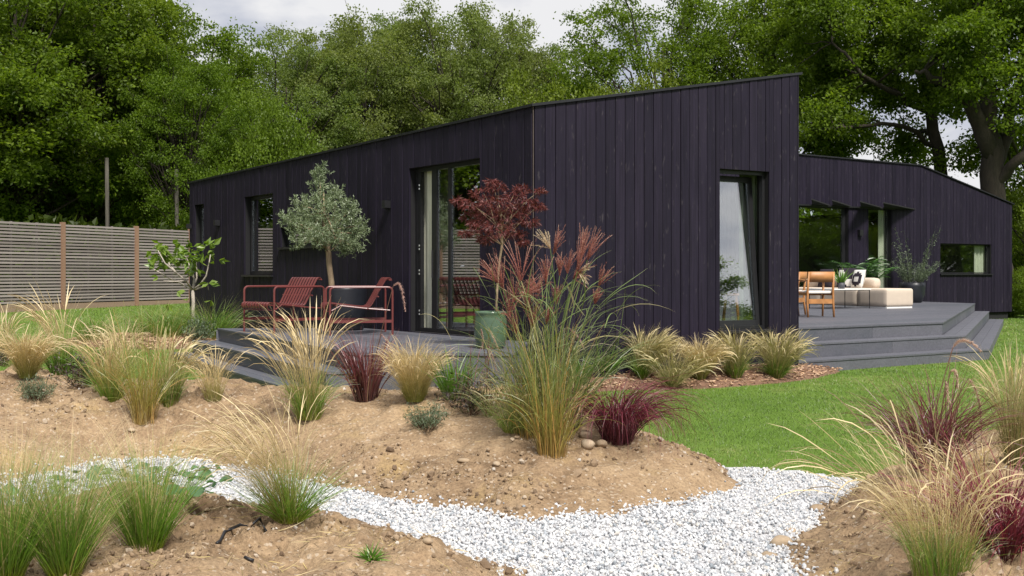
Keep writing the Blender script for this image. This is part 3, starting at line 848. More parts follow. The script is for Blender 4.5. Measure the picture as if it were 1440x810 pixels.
# ------------------------------------------------------------------ terraces
def clip_half(poly, n, c):
    out = []
    m = len(poly)
    for i in range(m):
        p, q = poly[i], poly[(i + 1) % m]
        dp, dq = np.dot(p, n) - c, np.dot(q, n) - c
        if dp <= 0: out.append(p)
        if dp * dq < 0: out.append(p + (q - p) * dp / (dp - dq))
    return out

def deck_boards(parent, poly, u, z, width=0.145, th=0.024, name='deck_board'):
    poly = [np.asarray(p, float) for p in poly]
    n = np.array([-u[1], u[0]])
    s = [np.dot(p, n) for p in poly]
    k = min(s)
    while k < max(s):
        q = clip_half(clip_half(poly, n, k + width - 0.005), -n, -k)
        if len(q) >= 3:
            q2 = np.array(q)
            ar = 0.5 * abs(np.sum(q2[:, 0] * np.roll(q2[:, 1], -1) - np.roll(q2[:, 0], -1) * q2[:, 1]))
            if ar > 0.004:
                wpart(name, MB().prism(q2, z - th, z), M['deck'], parent)
        k += width

def riser(parent, p, q, z0, z1, name='riser_board'):
    """an upright board under the edge p-q, its face a little behind the edge"""
    p, q = np.asarray(p, float), np.asarray(q, float)
    L = np.linalg.norm(q - p); u = (q - p) / L
    n = np.array([u[1], -u[0]])                         # points out of the terrace
    k = 0.0
    while k < L:
        e = min(k + 2.4, L)
        o = p + u * k - n * 0.045
        mb = MB().obox((o[0], o[1], z0), (*(u * (e - k - 0.004)), 0), (*(n * 0.03), 0), (0, 0, z1 - z0))
        wpart(name, mb, M['deck'], parent)
        k = e

ZD = 0.55
# right terrace
fR = np.array([0.843, 0.538]); nfR = np.array([0.538, -0.843])
P0 = np.array([3.278, 14.36]); P2 = np.array([6.69, 16.54]); P3 = np.array([11.75, 27.05]); P4 = np.array([11.05, 28.82])
gR = (P3 - P2) / np.linalg.norm(P3 - P2); ngR = np.array([gR[1], -gR[0]])
mit = np.linalg.solve(np.array([nfR, ngR]), np.array([1.0, 1.0]))
sideu = -uL
terr = thing('terrace', 'wide grey decked terrace with three steps beside the tall gable', 'terrace', (6.69, 16.54, 0.0))
pad = MB().prism([P0 + 0.02, P2 - mit * 0.06, P3 - ngR * 0.06, P4 - np.array([0.05, 0.1]), np.array([4.1, 24.75]), np.array([0.6, 18.1])], 0.02, ZD - 0.03)
wpart('substructure', pad, M['wall'], terr)
deck_boards(terr, [P0, P2, P3, P4, np.array([4.03, 24.78]), np.array([0.48, 18.07])], fR, ZD)
def level(k):
    d = 0.33 * k
    return P0 + sideu * d, P2 + mit * d, P3 + ngR * d
for k, (z, zr0) in enumerate(((0.55, 0.355), (0.355, 0.16), (0.16, -0.05))):
    a, b, c = level(k)
    if k:
        a0, b0, c0 = level(k - 1)
        for q in range(2):                              # two boards to a tread, mitred at the corner
            f0_, f1_ = q / 2, (q + 1) / 2 - 0.012
            L_ = lambda p0, p1, f: p0 + (p1 - p0) * f
            wpart('step_board', MB().prism([L_(a0, a, f0_), L_(b0, b, f0_), L_(b0, b, f1_), L_(a0, a, f1_)], z - 0.024, z), M['deck'], terr)
            wpart('step_board', MB().prism([L_(b0, b, f0_) + gR * 0.003, L_(c0, c, f0_), L_(c0, c, f1_), L_(b0, b, f1_) + gR * 0.003], z - 0.024, z), M['deck'], terr)
    riser(terr, a, b, zr0 - 0.02, z - 0.026)
    riser(terr, b, c, zr0 - 0.02, z - 0.026)
# left terrace
Q1 = np.array([-4.06, 14.67]); Q2 = np.array([-1.5, 10.12]); Q3 = np.array([0.02, 10.05]); Q4 = np.array([0.19, 11.74]); Q5 = np.array([-2.05, 14.72])
eL = (Q2 - Q1) / np.linalg.norm(Q2 - Q1); neL = np.array([eL[1], -eL[0]])
terl = thing('terrace', 'small grey decked terrace with steps under the red chairs', 'terrace', (-1.5, 10.12, 0.0))
def inset(poly, d):
    c = np.mean(poly, axis=0)
    return [p + (c - p) * d / np.linalg.norm(c - p) for p in poly]
wpart('substructure', MB().prism(inset([Q1, Q2, Q3, Q4, Q5], 0.12), 0.02, ZD - 0.03), M['wall'], terl)
deck_boards(terl, [Q1, Q2, Q3, Q4, Q5], eL, ZD)
def levl(k):
    return Q1 + neL * 0.27 * k - eL * (0, 0.33, 0.47)[k], Q2 + neL * 0.27 * k
for k, (z, zr0) in enumerate(((0.55, 0.385), (0.38, 0.215), (0.21, -0.05))):
    a, b = levl(k)
    if k:
        a0, b0 = levl(k - 1)
        for q in range(2):
            f0_, f1_ = q / 2, (q + 1) / 2 - 0.012
            back = -eL * 0.0
            wpart('step_board', MB().prism([a + (a0 - a) * (1 - f0_), b + (b0 - b) * (1 - f0_), b + (b0 - b) * (1 - f1_), a + (a0 - a) * (1 - f1_)], z - 0.024, z), M['deck'], terl)
    riser(terl, a, b, zr0 - 0.02, z - 0.026)
riser(terl, Q2, Q3, -0.03, ZD - 0.026)
riser(terl, levl(2)[1], levl(1)[1], -0.03, 0.21 - 0.026)
riser(terl, levl(1)[1], Q2, -0.03, 0.38 - 0.026)
riser(terl, Q3, Q4, -0.03, ZD - 0.026)
riser(terl, Q5 + np.array([-0.03, 0.0]), Q1, 0.02, ZD - 0.026)

# ------------------------------------------------------------------ ground, beds, path
NR = np.random.default_rng(11)
def grid_mesh(xs, ys, zf, keep=None):
    X, Y = np.meshgrid(xs, ys)
    Z = zf(X.ravel(), Y.ravel())
    n, m = len(xs), len(ys)
    i = np.arange(n * m).reshape(m, n)
    F = np.stack([i[:-1, :-1], i[:-1, 1:], i[1:, 1:], i[1:, :-1]], -1).reshape(-1, 4)
    V = np.c_[X.ravel(), Y.ravel(), Z]
    if keep is not None:
        k = keep(X.ravel(), Y.ravel())
        F = F[k[F].any(1)]
        used = np.unique(F)
        re = np.full(len(V), -1); re[used] = np.arange(len(used))
        V, F = V[used], re[F]
    return MB().add(V, F)

xs = np.concatenate([-np.geomspace(18, 400, 16)[::-1], np.arange(-17.5, 18, 0.35), np.geomspace(18.5, 400, 16)])
ys = np.concatenate([-np.geomspace(1, 300, 12)[::-1], np.arange(0, 36, 0.35), np.geomspace(37, 500, 16)])
def lawn_z(x, y):
    return base_z(x, y) + 0.012 * fbm(x * 0.8, y * 0.8, 77, 2)
lawn = link('lawn', grid_mesh(xs, ys, lambda x, y: np.where(np.hypot(x, y - 15) > 60, base_z(x, y), lawn_z(x, y))).mesh('lawn', True), M['lawn'])
tag(lawn, 'mown green lawn around the house', kind='structure')

gb = link('gravel_path', grid_mesh(np.arange(-7, 2.5, 0.12), np.arange(1.2, 8.2, 0.12), lambda x, y: base_z(x, y) + 0.016 + 0.012 * fbm(x * 1.4, y * 1.4, 5, 2),
          lambda x, y: sdist(x, y, GRAVEL) > 0).mesh('gravel_path', True), M['gravel_base'])
tag(gb, 'winding path bed of white gravel', kind='structure')

def soil(name, k, step, xr, yr, label):
    poly, h, w, seed = MOUNDS[k]
    o = link(name, grid_mesh(np.arange(*xr, step), np.arange(*yr, step),
             lambda x, y: base_z(x, y) + np.maximum(mound_h(x, y, poly, h, w, seed)[0], -0.09) + 0.010 * fbm(x * 30, y * 30, seed + 3, 2),
             lambda x, y: sdist(x, y, poly) > -0.15).mesh(name, True), M['soil'])
    return tag(o, label, kind='structure')
soil('soil_mound', 0, 0.035, (-9.6, 1.7), (5.3, 12.2), 'long sandy soil mound planted with grasses behind the gravel path')
soil('soil_mound', 1, 0.025, (-4.5, 0.4), (1.6, 6.2), 'sandy soil bank in the foreground left of the gravel')
soil('soil_mound', 2, 0.028, (0.7, 6.6), (1.6, 8.8), 'sandy soil bank right of the gravel path')

# icosahedron for stones and clods
_p = (1 + 5 ** 0.5) / 2
ICO_V = np.array([[-1, _p, 0], [1, _p, 0], [-1, -_p, 0], [1, -_p, 0], [0, -1, _p], [0, 1, _p], [0, -1, -_p], [0, 1, -_p], [_p, 0, -1], [_p, 0, 1], [-_p, 0, -1], [-_p, 0, 1]]) / math.hypot(1, _p)
ICO_F = np.array([[0, 11, 5], [0, 5, 1], [0, 1, 7], [0, 7, 10], [0, 10, 11], [1, 5, 9], [5, 11, 4], [11, 10, 2], [10, 7, 6], [7, 1, 8], [3, 9, 4], [3, 4, 2], [3, 2, 6], [3, 6, 8], [3, 8, 9], [4, 9, 5], [2, 4, 11], [6, 2, 10], [8, 6, 7], [9, 8, 1]])
def rand_rot(rng, n):
    q = rng.normal(size=(n, 4)); q /= np.linalg.norm(q, axis=1)[:, None]
    w, x, y, z = q.T
    return np.stack([np.stack([1 - 2 * (y * y + z * z), 2 * (x * y - z * w), 2 * (x * z + y * w)], -1),
                     np.stack([2 * (x * y + z * w), 1 - 2 * (x * x + z * z), 2 * (y * z - x * w)], -1),
                     np.stack([2 * (x * z - y * w), 2 * (y * z + x * w), 1 - 2 * (x * x + y * y)], -1)], 1)
def stones(rng, pos, size, jit=0.22, flat=(0.75, 1.0)):
    n = len(pos)
    V = ICO_V[None] * (1 + rng.uniform(-jit, jit, (n, 12, 1)))
    V = V * rng.uniform(flat[0], flat[1], (n, 1, 3)) * size[:, None, None]
    V = np.einsum('nij,nkj->nki', rand_rot(rng, n), V) + pos[:, None, :]
    F = (ICO_F[None] + (np.arange(n) * 12)[:, None, None]).reshape(-1, 3)
    return MB().add(V.reshape(-1, 3), F, r=np.repeat(rng.random(n), 12))

# gravel: denser and smaller than the eye can count
def scatter(rng, n, y0, y1, k=0.6):
    Y = y0 * (y1 / y0) ** rng.random(n)
    return rng.uniform(-k, k, n) * Y, Y
gx, gy = scatter(NR, 108000, 3.3, 7.9, 0.55)
ok = sdist(gx, gy, GRAVEL) > -0.03
for a in MOUNDS:
    ok &= mound_h(gx, gy, *a)[0] < 0.022 + 0.05 * NR.random(len(gx)) ** 6
gx, gy = gx[ok], gy[ok]
sz = NR.uniform(0.0054, 0.0120, len(gx)) * np.where(NR.random(len(gx)) < 0.04, 1.7, 1.0)
gz = base_z(gx, gy) + 0.020 + NR.uniform(-0.006, 0.014, len(gx))
for a in MOUNDS:
    gz = np.maximum(gz, base_z(gx, gy) + mound_h(gx, gy, *a)[0] + 0.004)
g = link('gravel', stones(NR, np.c_[gx, gy, gz], sz, 0.34, (0.55, 1.0)).mesh('gravel'), M['gravel'])
tag(g, 'crushed white marble gravel lying on the path', 'gravel', kind='stuff')

# clods and grit on the soil
cx, cy = scatter(NR, 68000, 3.2, 11.0, 0.56)
gzz = np.zeros(len(cx)); ok = np.zeros(len(cx), bool)
for a in MOUNDS:
    h, d = mound_h(cx, cy, *a)
    ok |= d > 0.0
    gzz = np.maximum(gzz, h)
den = np.clip(0.22 + 1.3 * fbm(cx * 1.5, cy * 1.5, 91, 3), 0.05, 1)
ok &= NR.random(len(cx)) < den * 1.0
cx, cy, gzz = cx[ok], cy[ok], gzz[ok]
sz = (0.005 + 0.015 * NR.random(len(cx)) ** 4 + 0.026 * (NR.random(len(cx)) < 0.03) * NR.random(len(cx))) * np.clip(0.85 + 0.9 * fbm(cx * 1.2, cy * 1.2, 95, 2), 0.6, 1.5)
o = link('soil_clods', stones(NR, np.c_[cx, cy, base_z(cx, cy) + gzz + sz * 0.3], sz, 0.3, (0.55, 1.0)).mesh('soil_clods'), M['clod'])
tag(o, 'loose clods and grit on the sandy soil', 'soil clods', kind='stuff')

# dry stalks and bits of leaf fallen on the beds
lx, ly = scatter(NR, 9000, 3.4, 10.5, 0.55)
gl = np.zeros(len(lx)); ok = np.zeros(len(lx), bool)
for a in MOUNDS:
    h, d = mound_h(lx, ly, *a)
    ok |= d > 0.1
    gl = np.maximum(gl, h)
ok &= NR.random(len(lx)) < np.clip(0.10 + 1.1 * fbm(lx * 1.3, ly * 1.3, 71, 3), 0.02, 0.6)
lx, ly, gl = lx[ok], ly[ok], gl[ok]
nl = len(lx)
LITTER = (np.c_[lx, ly, base_z(lx, ly) + gl + 0.006], nl)

# the few stones one can pick out
def field_stone(px, py, wpx, label, mat='stone', flat=0.7, seed=0):
    x, y, z = foot(px, py)
    r = wpx / FPX * y / 2
    rng = np.random.default_rng(seed)
    V, F = ICO_V.copy(), ICO_F.copy()
    for _ in range(2):                                  # two subdivisions, then lumps
        mid, nf, V = {}, [], list(map(tuple, V))
        def mp(a, b):
            k = (min(a, b), max(a, b))
            if k not in mid:
                p = np.array(V[a]) + np.array(V[b]); V.append(tuple(p / np.linalg.norm(p))); mid[k] = len(V) - 1
            return mid[k]
        for a, b, c in F:
            ab, bc, ca = mp(a, b), mp(b, c), mp(c, a)
            nf += [(a, ab, ca), (b, bc, ab), (c, ca, bc), (ab, bc, ca)]
        V, F = np.array(V), np.array(nf)
    d = rng.normal(size=(7, 3)); d /= np.linalg.norm(d, axis=1)[:, None]
    cut = rng.uniform(0.72, 0.95, 7)
    s = np.min(np.where(V @ d.T > 1e-3, cut / np.maximum(V @ d.T, 1e-3), 9), axis=1)
    V = V * np.minimum(1, s)[:, None] * np.array([1.0, 0.8, flat])
    a = rng.uniform(-0.5, 0.5); V = V @ np.array([[math.cos(a), math.sin(a), 0], [-math.sin(a), math.cos(a), 0], [0, 0, 1]])
    o = link('stone', MB().add(V * r, F, r=rng.random()).mesh('stone', True), M[mat])
    o.location = (x, y, z + r * flat * 0.45)
    tag(o, label, 'stone')
field_stone(826, 629, 22, 'pale block of stone lowest below the burgundy grass', seed=1)
field_stone(846, 627, 17, 'small tan stone just right of the pale block', seed=2)
field_stone(823, 616, 22, 'rounded brown stone above the pale block', seed=3)
field_stone(652, 650, 18, 'flat tan stone alone on the front of the mound', flat=0.4, seed=4)
field_stone(1150, 718, 24, 'tan lump of clay on the right edge of the gravel', flat=0.5, seed=5)
field_stone(1112, 752, 22, 'yellow clod where the right bank meets the gravel', flat=0.6, seed=6)
field_stone(1098, 768, 34, 'largest yellow clod at the foot of the right bank', flat=0.6, seed=7)
field_stone(1080, 788, 30, 'brown clod nearest the bottom on the right gravel edge', flat=0.6, seed=8)
field_stone(1057, 675, 13, 'dark blue grey stone at the top end of the gravel', 'greypot', 0.6, 9)
field_stone(698, 655, 11, 'small brown stone beside the yellow upright grass', seed=10)
field_stone(602, 764, 16, 'small clod on the lower gravel edge', flat=0.6, seed=12)
field_stone(185, 606, 12, 'small stone left of the thin yellow upright grass', flat=0.5, seed=13)

# bark mulch beds
mx_, my_, mz_ = [], [], []
for poly, k in MULCH:
    q = np.array(poly)
    bb = (q[:, 0].min() - 0.1, q[:, 0].max() + 0.1, q[:, 1].min() - 0.1, q[:, 1].max() + 0.1)
    zf = lambda x, y: base_z(x, y) + mulch_h(x, y, poly, k)
    o = link('mulch_bed', grid_mesh(np.arange(bb[0], bb[1], 0.1), np.arange(bb[2], bb[3], 0.1), zf, lambda x, y: sdist(x, y, poly) > -0.05).mesh('mulch_bed', True), M['mulch_base'])
    tag(o, ('bark mulch bed along the tall gable wall', 'bark mulch bed around the fig tree by the fence', 'bark mulch strip in front of the small terrace')[k], kind='structure')
    n = int(9000 if k == 0 else 7000)
    x, y = NR.uniform(bb[0], bb[1], n), NR.uniform(bb[2], bb[3], n)
    s = sdist(x, y, poly) > -0.02
    x, y = x[s], y[s]
    mx_.append(x); my_.append(y); mz_.append(zf(x, y) + NR.uniform(0.004, 0.022, len(x)))
p = np.c_[np.concatenate(mx_), np.concatenate(my_), np.concatenate(mz_)]
n = len(p)
Rm = rand_rot(NR, n)
Rm[:, :, 2] *= 0.5
a = Rm[:, :, 0] * NR.uniform(0.012, 0.034, (n, 1)); b = Rm[:, :, 1] * NR.uniform(0.006, 0.013, (n, 1))
a[:, 2] *= 0.35; b[:, 2] *= 0.5
c = np.array([0, 0, 0.006])
V = np.stack([p - a - b, p + a - b, p + a + b, p - a + b, p - a * 0.9 + c, p + a * 0.9 + c], 1).reshape(-1, 3)
F = np.concatenate([(np.array([[0, 1, 5, 4], [3, 4, 5, 2]])[None] + (np.arange(n) * 6)[:, None, None]).reshape(-1, 4)])
o = link('bark_chips', MB().add(V, F, r=np.repeat(NR.random(n), 6)).mesh('bark_chips'), M['mulch'])
tag(o, 'orange brown bark chips on the mulch beds', 'bark chips', kind='stuff')

# ------------------------------------------------------------------ plants: generators
def ribbons(rng, base, az, th0, kap, L, w, S=6, pexp=1.4, prof=None, twist=1.2, wob=0.0):
    """n curved blades; returns (V, F, t, r)"""
    n = len(base)
    base, az, th0, kap, L, w = (np.asarray(v, float) * np.ones(n) if np.ndim(v) < 2 else np.asarray(v, float) for v in (base, az, th0, kap, L, w))
    s = np.linspace(0, 1, S + 1)
    th = th0[:, None] + kap[:, None] * s[None] ** pexp + wob * 0.22 * rng.normal(0, 1, (n, 1)) * np.sin(s[None] * rng.uniform(3, 8, (n, 1)) + rng.uniform(0, 6.3, (n, 1))) * s[None]
    a = az[:, None] + (rng.normal(0, 1, (n, 1)) * wob) * s[None]
    T = np.stack([np.cos(a) * np.sin(th), np.sin(a) * np.sin(th), np.cos(th)], -1)
    step = (L / S)[:, None, None] * 0.5 * (T[:, 1:] + T[:, :-1])
    C_ = np.concatenate([base[:, None, :], base[:, None, :] + np.cumsum(step, 1)], 1)
    side = np.stack([-np.sin(a), np.cos(a), np.zeros_like(a)], -1)
    nr = np.cross(T, side)
    ph = rng.uniform(-twist, twist, (n, 1, 1))
    sv = side * np.cos(ph) + nr * np.sin(ph)
    wp = (np.clip(1 - s ** 2.2, 0.08, 1) * (0.55 + 0.45 * np.minimum(1, s * 4))) if prof is None else prof(s)
    hw = (w[:, None] * wp[None] * 0.5)[..., None]
    V = np.stack([C_ - sv * hw, C_ + sv * hw], 2)      # n,S+1,2,3
    idx = np.arange(n * (S + 1) * 2).reshape(n, S + 1, 2)
    F = np.stack([idx[:, :-1, 0], idx[:, :-1, 1], idx[:, 1:, 1], idx[:, 1:, 0]], -1).reshape(-1, 4)
    t = np.broadcast_to(s[None, :, None], (n, S + 1, 2)).reshape(-1)
    r = np.repeat(rng.random(n), (S + 1) * 2)
    return V.reshape(-1, 3), F, t, r, C_

def disk(rng, n, rad):
    a, q = rng.uniform(0, 2 * np.pi, n), rad * np.sqrt(rng.random(n))
    return np.c_[q * np.cos(a), q * np.sin(a), np.full(n, -0.01)], a

def tuft(rng, n, rad, L, th, kap, w, S=7, pexp=1.4, prof=None, Lvar=0.3, wind=(0, 0), outward=0.6, twist=1.2, wob=0.2):
    b, a = disk(rng, n, rad)
    az = a * 1.0
    rnd = rng.random(n) > outward
    az[rnd] = rng.uniform(0, 2 * np.pi, rnd.sum())
    q = rng.random(n)
    th0 = th[0] + (th[1] - th[0]) * q ** 0.8
    kp = rng.uniform(kap[0], kap[1], n)
    if wind[1] > 0:                                      # lean of the tips towards one side
        dx, dy = np.sin(th0) * np.cos(az) + wind[1] * math.cos(wind[0]), np.sin(th0) * np.sin(az) + wind[1] * math.sin(wind[0])
        az = np.arctan2(dy, dx); th0 = np.minimum(1.35, np.hypot(dx, dy))
    Ls = L * (1 - Lvar * rng.random(n) ** 1.3)
    return ribbons(rng, b, az, th0, kp, Ls, w * rng.uniform(0.7, 1.2, n), S, pexp, prof, twist, wob)

def brushes(rng, mb, axes, rad, nh, w=0.0022):
    """bottlebrush plumes: short hairs all round each curved axis (k,m,3)"""
    for ax in axes:
        m = len(ax)
        f = rng.random(nh) ** 0.9 * (m - 1)
        i = np.minimum(f.astype(int), m - 2)
        p = ax[i] + (ax[i + 1] - ax[i]) * (f - i)[:, None]
        t = ax[i + 1] - ax[i]; t /= np.linalg.norm(t, axis=1)[:, None] + 1e-9
        d = rng.normal(size=(nh, 3)); d -= t * np.sum(d * t, 1)[:, None]; d /= np.linalg.norm(d, axis=1)[:, None]
        s = f / (m - 1)
        ln = rad * (0.35 + 0.65 * np.sin(np.pi * np.clip(0.12 + 0.8 * s, 0, 1))) * rng.uniform(0.7, 1.2, nh)
        tip = p + d * ln[:, None] + t * (ln * 0.75)[:, None]
        sd = np.cross(d, t) * w * 0.5
        V = np.stack([p - sd, p + sd, tip], 1).reshape(-1, 3)
        F = np.arange(nh * 3).reshape(-1, 3)
        mb.add(V, F, t=np.tile([0.1, 0.1, 1.0], nh), r=np.repeat(rng.random(nh), 3))

PLANTS = {}
def clump(name, label, cat, px, py, layers, seed, group=None, rz=None, extra=None):
    """a grass clump standing where (px,py) meets the ground; layers: list of (part name, material, tuft arguments)"""
    rng = np.random.default_rng(seed)
    x, y, z = foot(px, py) if not isinstance(px, tuple) else px
    t = thing(name, label, cat, (x, y, z), 0.0, group)
    tops = []
    for pn, mat, kw in layers:
        V, F, tt, r, Cc = tuft(rng, **kw)
        lpart(pn, MB().add(V, F, t=tt, r=r), M[mat], t)
        tops.append(Cc)
    if extra:
        extra(t, rng, tops, y)
    return t

plume_prof = lambda s: np.where(s < 0.55, 0.45, 0.45 + 1.5 * np.sin(np.clip((s - 0.55) / 0.45, 0, 1) * np.pi)) * np.clip((1.02 - s) * 10, 0.1, 1)
fine_prof = lambda s: np.clip(1 - s ** 3, 0.15, 1)

# -- feather grasses on the mound
LEFTW = math.pi * 1.02
def stipa(label, px, py, Hh, seed, spread=0.5, n=420, mat='straw', wind=(LEFTW, 0.25), name='feather_grass', group='feather grasses in the soil beds', w=None, green=160, kap=(0.3, 1.3), rad=0.06, plumes=0.5, base='midgrass'):
    Y = foot(px, py)[1]
    w = max(0.0012, 0.00027 * Y) if w is None else w
    lay = []
    if green:
        lay.append(('foliage', base, dict(n=int(green * 1.6), rad=rad, L=Hh * 0.62, th=(0.02, spread * 1.25), kap=(0.1, 1.5), w=w * 1.1, S=7, prof=fine_prof, Lvar=0.55, wob=0.5)))
    lay.append(('flower_stems', mat, dict(n=int(n * 1.7), rad=rad, L=Hh * 1.10, th=(0.02, spread), kap=kap, w=w, S=9, pexp=2.3, wind=wind, prof=fine_prof, Lvar=0.5, wob=0.6)))
    if plumes:
        lay.append(('plume', mat, dict(n=int(n * plumes * 1.3), rad=rad, L=Hh * 1.16, th=(0.02, spread), kap=(kap[0] + 0.2, kap[1] + 0.9), w=w * 1.7, S=10, pexp=3.0, wind=wind, prof=plume_prof, Lvar=0.4, wob=0.5)))
    return clump(name, label, 'grass clump', px, py, lay, seed, group)

stipa('large golden feather grass in front of the red chairs on the mound', 434, 588, 0.80, 101, 0.36, 70, wind=(LEFTW, 0.14), green=230, plumes=1.3, kap=(0.1, 1.0), w=0.0026, base='greengrass', rad=0.08)
stipa('round blond feather grass pompom in front of the terrace edge', 583, 563, 0.45, 102, 0.52, 720, 'blond', (0, 0.0), kap=(0.0, 1.7), green=300, plumes=0.3, w=0.0015)
stipa('round blond feather grass dome at the far left edge of the mound', 38, 530, 0.43, 103, 0.50, 700, 'blond', (0, 0.05), kap=(0.0, 1.7), green=260, plumes=0.3, w=0.0017)
stipa('sparse dry straw tuft left of the large golden feather grass', 300, 563, 0.44, 104, 0.45, 70, 'straw', (LEFTW, 0.1), green=14, plumes=1.0)
stipa('loose straw grass with wild tips behind the thin yellow grass', 158, 565, 0.66, 105, 0.45, 110, 'blond', (LEFTW, 0.05), green=200, base='greengrass', w=0.0028)
stipa('tall straw grass spears rising before the fence posts', 88, 524, 0.80, 106, 0.22, 44, 'straw', (LEFTW, 0.12), green=130, base='greengrass', w=0.0028, plumes=1.0)
stipa('straw grass spears at the very left edge before the fence', 6, 508, 0.80, 107, 0.25, 50, 'straw', (LEFTW, 0.05), green=40, plumes=1.0)
stipa('feather grass with green base leaning on the tall yellow clump', 722, 606, 0.50, 108, 0.62, 110, 'midgrass', (0, 0.0), green=160, plumes=0.3, base='greengrass')
stipa('soft straw and green grass between the thin yellow grass and the terrace steps', 238, 572, 0.62, 109, 0.36, 90, 'midgrass', (0.0, 0.05), green=170, base='greengrass', w=0.0028)
stipa('pale straw tuft at the back of the left bed below the fence posts', 172, 528, 0.70, 110, 0.30, 60, 'straw', (LEFTW, 0.08), green=150, base='greengrass', w=0.0030, plumes=1.0)
# -- in front of the gable
GW = 'feather grasses along the gable wall'
stipa('green and straw feather grass nearest the burgundy clump on the mulch', 905, 532, 0.62, 111, 0.42, 420, 'midgrass', (0.2, 0.26), group=GW, green=300, base='greengrass')
stipa('sprawling thin feather grass second from the left along the gable', 944, 544, 0.56, 112, 0.95, 150, 'midgrass', (0.1, 0.1), group=GW, green=150, kap=(0.3, 1.2))
stipa('rounded golden feather grass in the middle of the gable row', 984, 533, 0.54, 113, 0.55, 480, 'blond', (0, 0.1), group=GW, green=200, kap=(0.5, 2.0), plumes=0.3)
stipa('upright feather grass under the tall window', 1034, 531, 0.60, 114, 0.50, 260, 'midgrass', (math.pi, 0.05), group=GW, green=220, base='greengrass')
stipa('feather grass at the terrace steps, last of the gable row', 1092, 532, 0.64, 115, 0.60, 360, 'midgrass', (0, 0.12), group=GW, green=300, base='greengrass')
# -- foreground
def fgreen(label, px, py, Hh, seed, spread=0.7, n=650, straw=90, w=0.0026):
    return clump('feather_grass', label, 'grass clump', px, py,
                 [('foliage', 'greengrass', dict(n=int(n * 1.2), rad=0.055, L=Hh * 0.88, th=(0.02, spread * 1.15), kap=(0.0, 0.8), w=w, S=8, prof=fine_prof, Lvar=0.6, wob=0.35)),
                  ('flower_stems', 'straw', dict(n=int(straw * 1.3), rad=0.05, L=Hh * 1.15, th=(0.02, spread * 0.8), kap=(0.2, 1.3), w=w * 0.6, S=9, pexp=2.2, wind=(LEFTW, 0.10), prof=fine_prof, Lvar=0.45, wob=0.5))],
                 seed, 'green feather grasses in the foreground')
fgreen('green feather grass on the bank beside the black pipe', 408, 733, 0.44, 121, 0.88, 400, 30)
stipa('hazy dry plume bending left over the green grass by the pipe', 404, 730, 0.60, 122, 0.42, 130, 'straw', (LEFTW + 0.25, 0.30), green=0, plumes=1.2, w=0.0011, kap=(0.3, 1.7))
fgreen('green feather grass with its base on dark soil, left foreground', 205, 776, 0.58, 123, 0.52, 520, 80)
fgreen('green feather grass second from the left corner', 92, 808, 0.60, 124, 0.50, 520, 90)
fgreen('green feather grass in the bottom left corner', 8, 816, 0.64, 125, 0.50, 520, 90)
clump('weed', 'tiny green weed alone on the foreground bank', 'weed', 522, 785, [('foliage', 'strap', dict(n=60, rad=0.015, L=0.085, th=(0.3, 1.35), kap=(0.0, 0.5), w=0.007, S=4))], 126)
# right corner
stipa('big straw feather grass in the bottom right corner', 1322, 812, 0.48, 131, 0.36, 130, 'straw', (LEFTW, 0.06), green=240, w=0.0015, base='greengrass', plumes=0.6, rad=0.09, kap=(0.1, 1.9))
stipa('long arching straw stems reaching left over the right bank', 1305, 760, 0.72, 132, 0.60, 46, 'straw', (LEFTW, 0.45), green=0, w=0.0016, plumes=1.0, kap=(0.1, 1.1))
stipa('tall pale straw grass at the right edge behind the burgundy grass', 1432, 655, 0.62, 133, 0.30, 320, 'midgrass', (0.3, 0.1), green=260, plumes=0.6)
stipa('low straw feather grass between the two burgundy grasses at right', 1370, 715, 0.36, 134, 0.6, 120, 'blond', (LEFTW, 0.2), green=60)

# -- upright yellow grasses
def panic(label, px, py, Hh, seed, n=230, spread=0.2, rad=0.09):
    return clump('switch_grass', label, 'grass clump', px, py,
                 [('stems', 'panicum', dict(n=int(n * 0.6), rad=rad, L=Hh, th=(0.0, spread), kap=(0.0, 0.5), w=0.0042, S=9, prof=lambda s: 1 - 0.45 * s, Lvar=0.45, wob=0.45)),
                  ('foliage', 'panicum', dict(n=int(n * 0.8), rad=rad, L=Hh * 0.85, th=(0.03, spread * 1.8), kap=(0.2, 2.2), w=0.0050, S=9, Lvar=0.6, wob=0.8))], seed, 'upright yellow grasses')
panic('yellow green upright grass at the front of the tall plumed clump', 776, 640, 0.84, 141, 190, 0.17, 0.085)
panic('thin yellow upright grass on the left part of the mound', 203, 597, 0.92, 142, 170, 0.17, 0.085)
panic('yellow upright grass at the back of the plumed clump', 752, 615, 0.85, 143, 80, 0.25, 0.12)

